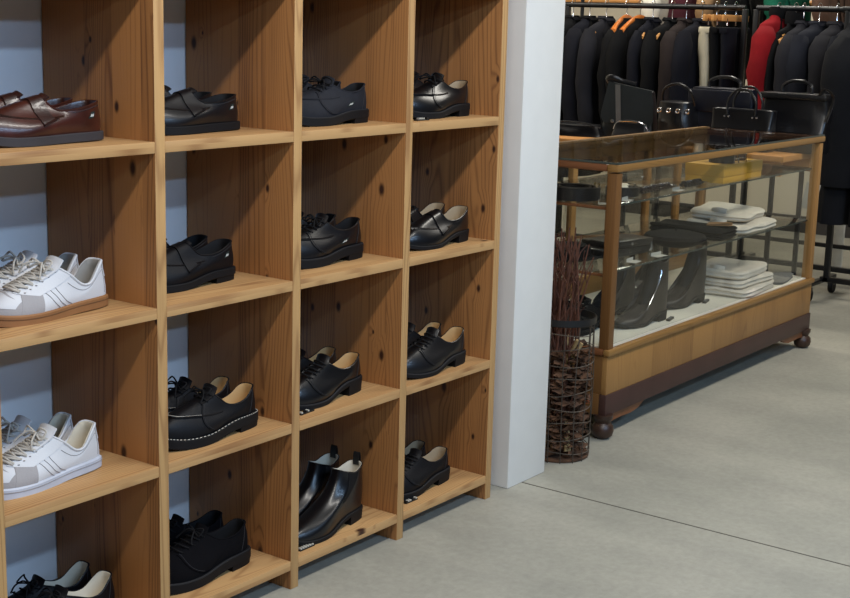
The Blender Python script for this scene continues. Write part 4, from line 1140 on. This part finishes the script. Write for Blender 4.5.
def coat(name, label, cat, X, y, z, L, m, thick=.11, hw=.215, sleeve=.60, collar=.022, seed=0, rz=0., group=None, flare=1.12, collar_m=None, quilt=0., sl=1., low=.020):
    """z: top of the hook; the collar sits about 7 cm below"""
    t = thing(name, label, cat, (X, y, z - low), rz, group)
    prof = [(.060, .050, -.062), (.072, .060, -.085), (.12, .075, -.100), (.17, .085, -.118), (hw - .02, .092, -.142), (hw - .006, .098, -.180), (hw - .015, .11, -.25), (hw - .02, .115, -.40), (hw - .01, .115, -.55)]
    zs = -.55
    while zs > -L + .02:
        zs = max(-L, zs - .12); f = (-zs - .5) / max(.1, L - .5); prof.append(((hw - .01) * lerp(1, flare, f), .115, zs))
    n = 44; rows = []
    for hw_, d_, zz in prof:
        r = []
        for k in range(n):
            a = 2 * PI * k / n; c, s = math.cos(a), math.sin(a); e = .75
            fold = clamp((-zz - .2) / .5)
            wv = 1 + fold * (.20 * math.sin(a * 5 + seed) + .14 * math.sin(a * 9 + seed * 2.3)) + .04 * noise.noise(Vector((c * 2 + seed, s * 2, zz * 4)))
            q = 1 + quilt * abs(math.sin(zz * 60)) * .5
            x = hw_ * abs(c) ** e * (1 if c > 0 else -1); yv = d_ * thick / .11 * .5 * abs(s) ** e * (1 if s > 0 else -1) * wv * q
            r.append(Vector((x * (1 + .02 * wv * fold), yv + .01 * noise.noise(Vector((x * 6, seed, zz * 3))), zz)))
        rows.append(r)
    mb = MB().grid(rows, closed_u=True); mb.add(rows[-1], [tuple(range(n))])
    mb.flip(); mb.build('coat_body', M[m], t, angle=70)
    for sg in (-1, 1):
        pts, ra = [], []
        for k in range(11):
            u = k / 10
            pts.append(Vector((sg * (hw - .040 + .062 * math.sin(min(1, u * 2.2) * PI / 2) - .02 * u), -.012 * u * 2 + .006 * math.sin(u * 9 + seed), -.135 - sleeve * u)))
        def rad(u):
            f = 1 + .10 * math.sin(u * 22 + seed * 3) * (.3 + u) + .03 * math.sin(u * 41 + seed) + quilt * abs(math.sin(u * 30)) * .6
            return (lerp(.062, .046, u) * f * sl * min(1, .55 + u * 4), lerp(.058, .048, u) * f * thick / .11 * min(1, .6 + u * 4))
        MB().tube(pts, rad, 18).build('sleeve', M[m], t, angle=70)
    if collar and name not in ('knit_jumper', 'puffer_jacket'):
        mb = MB(); k_ = thick / .11 * .5
        for sg in (-1, 1):
            P_ = [Vector((sg * .050, -.060 * k_ - .004, -.078)), Vector((sg * .095, -.080 * k_ - .006, -.150)), Vector((sg * .070, -.100 * k_ - .010, -.205)), Vector((sg * .012, -.118 * k_ - .012, -.36)), Vector((sg * .004, -.118 * k_ - .012, -.35)), Vector((sg * .022, -.070 * k_ - .008, -.12))]
            mb.add(P_, [(0, 1, 2, 3, 4, 5)] if sg > 0 else [(5, 4, 3, 2, 1, 0)])
            mb.add([p + Vector((0, .004, 0)) for p in P_], [(5, 4, 3, 2, 1, 0)] if sg > 0 else [(0, 1, 2, 3, 4, 5)])
        mb.build('lapels', M[collar_m or m], t, smooth=False)
    if collar:
        rows = []
        for r_, zz in ((.060, -.075), (.064, -.075 + collar * .4), (.056, -.075 + collar), (.052, -.075 + collar), (.052, -.07)):
            rows.append([Vector((r_ * 1.05 * math.cos(a), r_ * .78 * math.sin(a), zz - .012 * (1 if math.sin(a) < -.5 else 0))) for a in [2 * PI * i / 24 for i in range(24)]])
        MB().grid(rows, closed_u=True).build('collar', M[collar_m or m], t)
    return t
def trousers(label, X, y, z, L, m, hw=.15, thick=.05, seed=0, group='trousers on the black rail'):
    t = thing('trousers', label, 'trousers', (X, y, z), 0, group)
    for sg in (-1, 1):
        rows = []
        for k in range(14):
            u = k / 13; w = lerp(hw * .52, hw * .42, u); cx = sg * hw * .48
            rows.append([Vector((cx + w * math.cos(a) * (1 + .04 * math.sin(u * 11 + seed)), thick * .5 * math.sin(a) * (1 + .15 * math.sin(u * 7 + seed + sg)) + .006 * math.sin(u * 5 + seed), -.015 - L * u)) for a in [2 * PI * i / 18 for i in range(18)]])
        mb = MB().grid(rows, closed_u=True).flip(); mb.add(rows[-1], [tuple(range(18))]); mb.build('trouser_leg', M[m], t, angle=70)
    MB().box((-hw, -thick * .4, -.035), (hw, thick * .4, .0), .008).build('waistband', M[m], t)
    return t

HZ = RZ + .013                     # hooks rest on the rail
GB = 'dark coats on the black rail'
hr = random.Random(77)
def hung(fn, y, name, label, cat, L, m, hang=('hangerwood', 'wooden hanger'), hl=None, X=RX, z=HZ, **k):
    k.setdefault('rz', hr.uniform(-.16, .10)); k['hw'] = k.get('hw', .215) * hr.uniform(.94, 1.05); k['sleeve'] = k.get('sleeve', .60) * hr.uniform(.92, 1.06)
    o_ = fn(name, label, cat, X, y, z, L, m, **k)
    if hl: hanger(hl, X, y, z + .002, hang[0], drop=.080 if hang[0] == 'hangerorange' else .112, rz=k.get('rz', 0.))
    return o_
hung(coat, 2.115, 'overcoat', 'long black overcoat at the far end of the rail, beside the column', 'coat', .93, 'c_black', seed=1, thick=.12, hl='pale wooden hanger with the long black overcoat beside the column')
hung(coat, 2.005, 'overcoat', 'long navy black coat second from the column end of the rail', 'coat', .97, 'c_navy', seed=2, thick=.11, hl='wooden hanger of the second long coat from the column', collar_m='c_black')
hung(coat, 1.895, 'jacket', 'soft charcoal jacket third from the column on the rail', 'jacket', .80, 'c_char', seed=3, thick=.09, hl='wooden hanger of the soft charcoal jacket')
hung(coat, 1.765, 'cardigan', 'black knit cardigan on the first orange hanger', 'cardigan', .72, 'c_black', seed=4, thick=.09, collar=0, hw=.20, hang=('hangerorange', ''), hl='orange varnished hanger of the first black knit')
hung(coat, 1.680, 'cardigan', 'black knit cardigan on the second orange hanger', 'cardigan', .72, 'c_black', seed=5, thick=.09, collar=0, hw=.20, hang=('hangerorange', ''), hl='orange varnished hanger of the second black knit')
hung(coat, 1.600, 'jacket', 'dark navy jacket right after the black knits on orange hangers', 'jacket', .78, 'c_navy', seed=6, thick=.07, hl='wooden hanger of the dark navy jacket after the knits')
hung(coat, 1.480, 'coat', 'narrow black coat in front of the white slotted upright', 'coat', .80, 'c_black', seed=7, thick=.08, hl='wooden hanger of the narrow black coat')
hung(coat, 1.395, 'coat', 'dark brown wool coat under the cream knit', 'coat', .82, 'c_brown', seed=8, thick=.10, hl='wooden hanger of the dark brown wool coat')
hung(coat, 1.300, 'coat', 'navy coat between the dark brown coat and the cream trousers', 'coat', .80, 'c_navy', seed=9, thick=.10, hl='wooden hanger of the navy coat by the cream trousers')
for y, m, lab, hl, L, s in ((1.215, 'c_cream', 'cream trousers hanging from a wooden clip hanger', 'wooden clip hanger holding the cream trousers', .42, 1), (1.165, 'c_black', 'black trousers directly beside the cream pair', 'wooden clip hanger of the black trousers beside the cream pair', .58, 2),
                         (1.105, 'c_navy', 'dark navy trousers near the black rail post', 'wooden clip hanger of the dark navy trousers', .60, 3)):
    trousers(lab, RX, y, RZ - .105, L, m, seed=s, thick=.085 if m == 'c_cream' else .06)
    hanger(hl, RX, y, HZ + .002, 'hangerwood', clip=True, drop=.055)
hung(coat, .862, 'jacket', 'bright red jacket with a black collar hanging by the rail posts', 'jacket', .64, 'c_red', seed=10, thick=.125, hw=.20, low=-.02, collar=.05, collar_m='c_black', hl='wooden hanger inside the red jacket', sleeve=.55)
hung(coat, .770, 'coat', 'black coat pressed against the red jacket', 'coat', .72, 'c_black', seed=11, thick=.06, hw=.18, collar=.07, hl='wooden hanger of the black coat by the red jacket')
hung(coat, .725, 'puffer_jacket', 'dark grey quilted jacket two along from the red one', 'jacket', .66, 'c_char', seed=12, thick=.10, quilt=.16, hl='wooden hanger of the quilted jacket')
hung(coat, .640, 'jacket', 'slate blue jacket on a metal hook next to the quilted jacket', 'jacket', .64, 'c_slate', seed=13, thick=.13, hl='wooden hanger of the slate blue jacket')
hung(coat, .545, 'blazer', 'charcoal blazer beside the slate blue jacket', 'jacket', .66, 'c_char', seed=14, thick=.13, hl='wooden hanger of the charcoal blazer')
hung(coat, .455, 'blazer', 'dark slate blazer hidden partly by the big near coat', 'jacket', .66, 'c_slate', seed=15, thick=.10)
# rear rail, garments peeping over the black rails
BZ = 1.70 + .012
hung(coat, 1.70, 'knit_jumper', 'cream knit jumper peeping over the black rail', 'jumper', .62, 'c_white', X=5.20, z=BZ, seed=20, thick=.11, collar=.03)
hung(coat, 1.56, 'jacket', 'maroon jacket peeping over the black rail next to the cream knit', 'jacket', .64, 'c_maroon', X=5.20, z=BZ, seed=21, thick=.13, collar=.05)
hung(coat, 1.41, 'jacket', 'tan jacket behind the clip hangers', 'jacket', .46, 'c_tan', X=5.20, z=BZ, seed=22, thick=.10, collar=.05, sleeve=.30)
hung(coat, 1.24, 'jacket', 'black jacket peeping over the rail above the rail posts', 'jacket', .64, 'c_black', X=5.20, z=BZ, seed=23, thick=.10, collar=.07)
hung(coat, .995, 'jacket', 'green jacket whose collar shows over the rail beside the red one', 'jacket', .36, 'c_green', X=5.20, z=BZ - .02, seed=24, thick=.11, hw=.15, collar=.05, sleeve=.22)
hung(coat, .715, 'jacket', 'brown jacket peeping over the rail near the second slotted upright', 'jacket', .50, 'c_mbrown', X=5.20, z=BZ, seed=25, thick=.09, collar=.07, sleeve=.34)
# big coats on the near rail
NZ = 1.44 + .013
big = hung(coat, .315, 'overcoat', 'large dark charcoal overcoat at the end of the near rail, just past the display case', 'coat', 1.02, 'c_near', X=4.46, z=NZ, seed=30, thick=.20, hw=.24, sleeve=.66, hl='wooden hanger of the large charcoal overcoat', sl=1.15)
hung(coat, .165, 'overcoat', 'second dark overcoat on the near rail at the edge of the view', 'coat', 1.02, 'c_near', X=4.46, z=NZ, seed=31, thick=.14, hw=.24, sleeve=.66, sl=1.1)

mb = MB().box((-.001, -.035, -.13), (.001, .035, 0), .0005); mb.tube([(0, 0, 0), (.002, -.01, .05), (.02, -.03, .10)], .001, 4)
tg = mb.xf(Matrix.Rotation(.16, 4, 'X')).build('swing_tag', M['cardw'], big); tg.location = (-.262, .085, -.825); tg['label'] = 'white swing tag'

# ------------------------------------------------------------------ light and camera
def area(name, loc, target, size, power, color):
    l = bpy.data.lights.new(name, 'AREA'); l.shape = 'RECTANGLE'; l.size, l.size_y = size; l.energy = power; l.color = color
    o = bpy.data.objects.new(name, l); col.objects.link(o); o.location = loc
    o.rotation_euler = (Vector(target) - Vector(loc)).to_track_quat('-Z', 'Y').to_euler()
    return o
area('ceiling_strip_light', (-.9, -1.45, 2.86), (-.9, -1.2, 0), (3.6, .16), 88, (1., .96, .90))
area('second_ceiling_strip_light', (-.6, -3.36, 2.82), (-.6, -1.5, 0), (4.0, .12), 78, (.46, .69, 1.))
area('third_ceiling_strip_light', (-.6, -4.85, 2.65), (-.6, 0, .6), (4.0, .12), 60, (.40, .64, 1.))
area('back_area_light', (3.4, -1.2, 2.86), (3.4, -.6, 0), (2.6, .3), 62, (1., .95, .86))  # unseen area light added above the floor in front of the case
area('back_wall_fill', (5.75, 1.2, 2.86), (6.1, 1.2, 0), (.25, 3.4), 50, (1., .95, .85))  # unseen fill added to brighten the cream back wall
area('far_corner_fill', (3.6, 2.35, 2.86), (4.4, 2.3, 0), (1.6, .3), 46, (1., .95, .85))  # unseen fill added to brighten floor and wall behind the case
w = bpy.data.worlds.new('World'); bpy.context.scene.world = w; w.use_nodes = True
w.node_tree.nodes['Background'].inputs[0].default_value = (.5, .55, .6, 1); w.node_tree.nodes['Background'].inputs[1].default_value = .3

cam_d = bpy.data.cameras.new('Camera'); cam = bpy.data.objects.new('Camera', cam_d); col.objects.link(cam)
yaw, pitch, roll = .9384183521, .2007617963, .0265917432
f = Vector((math.sin(yaw) * math.cos(pitch), math.cos(yaw) * math.cos(pitch), -math.sin(pitch)))
r0 = Vector((math.cos(yaw), -math.sin(yaw), 0)); u0 = r0.cross(f)
rv = r0 * math.cos(roll) + u0 * math.sin(roll); uv = u0 * math.cos(roll) - r0 * math.sin(roll)
mw = Matrix((rv, uv, -f)).transposed().to_4x4(); mw.translation = (-2.3201512720, -2.0752336118, 1.3480277714)
cam.matrix_world = mw
cam_d.sensor_width = 36; cam_d.sensor_fit = 'HORIZONTAL'; cam_d.lens = 1382.636 / 850 * 36; cam_d.clip_start = .05
sc = bpy.context.scene; sc.camera = cam
sc.view_settings.view_transform = 'Standard'; sc.view_settings.look = 'None'; sc.view_settings.exposure = -.13
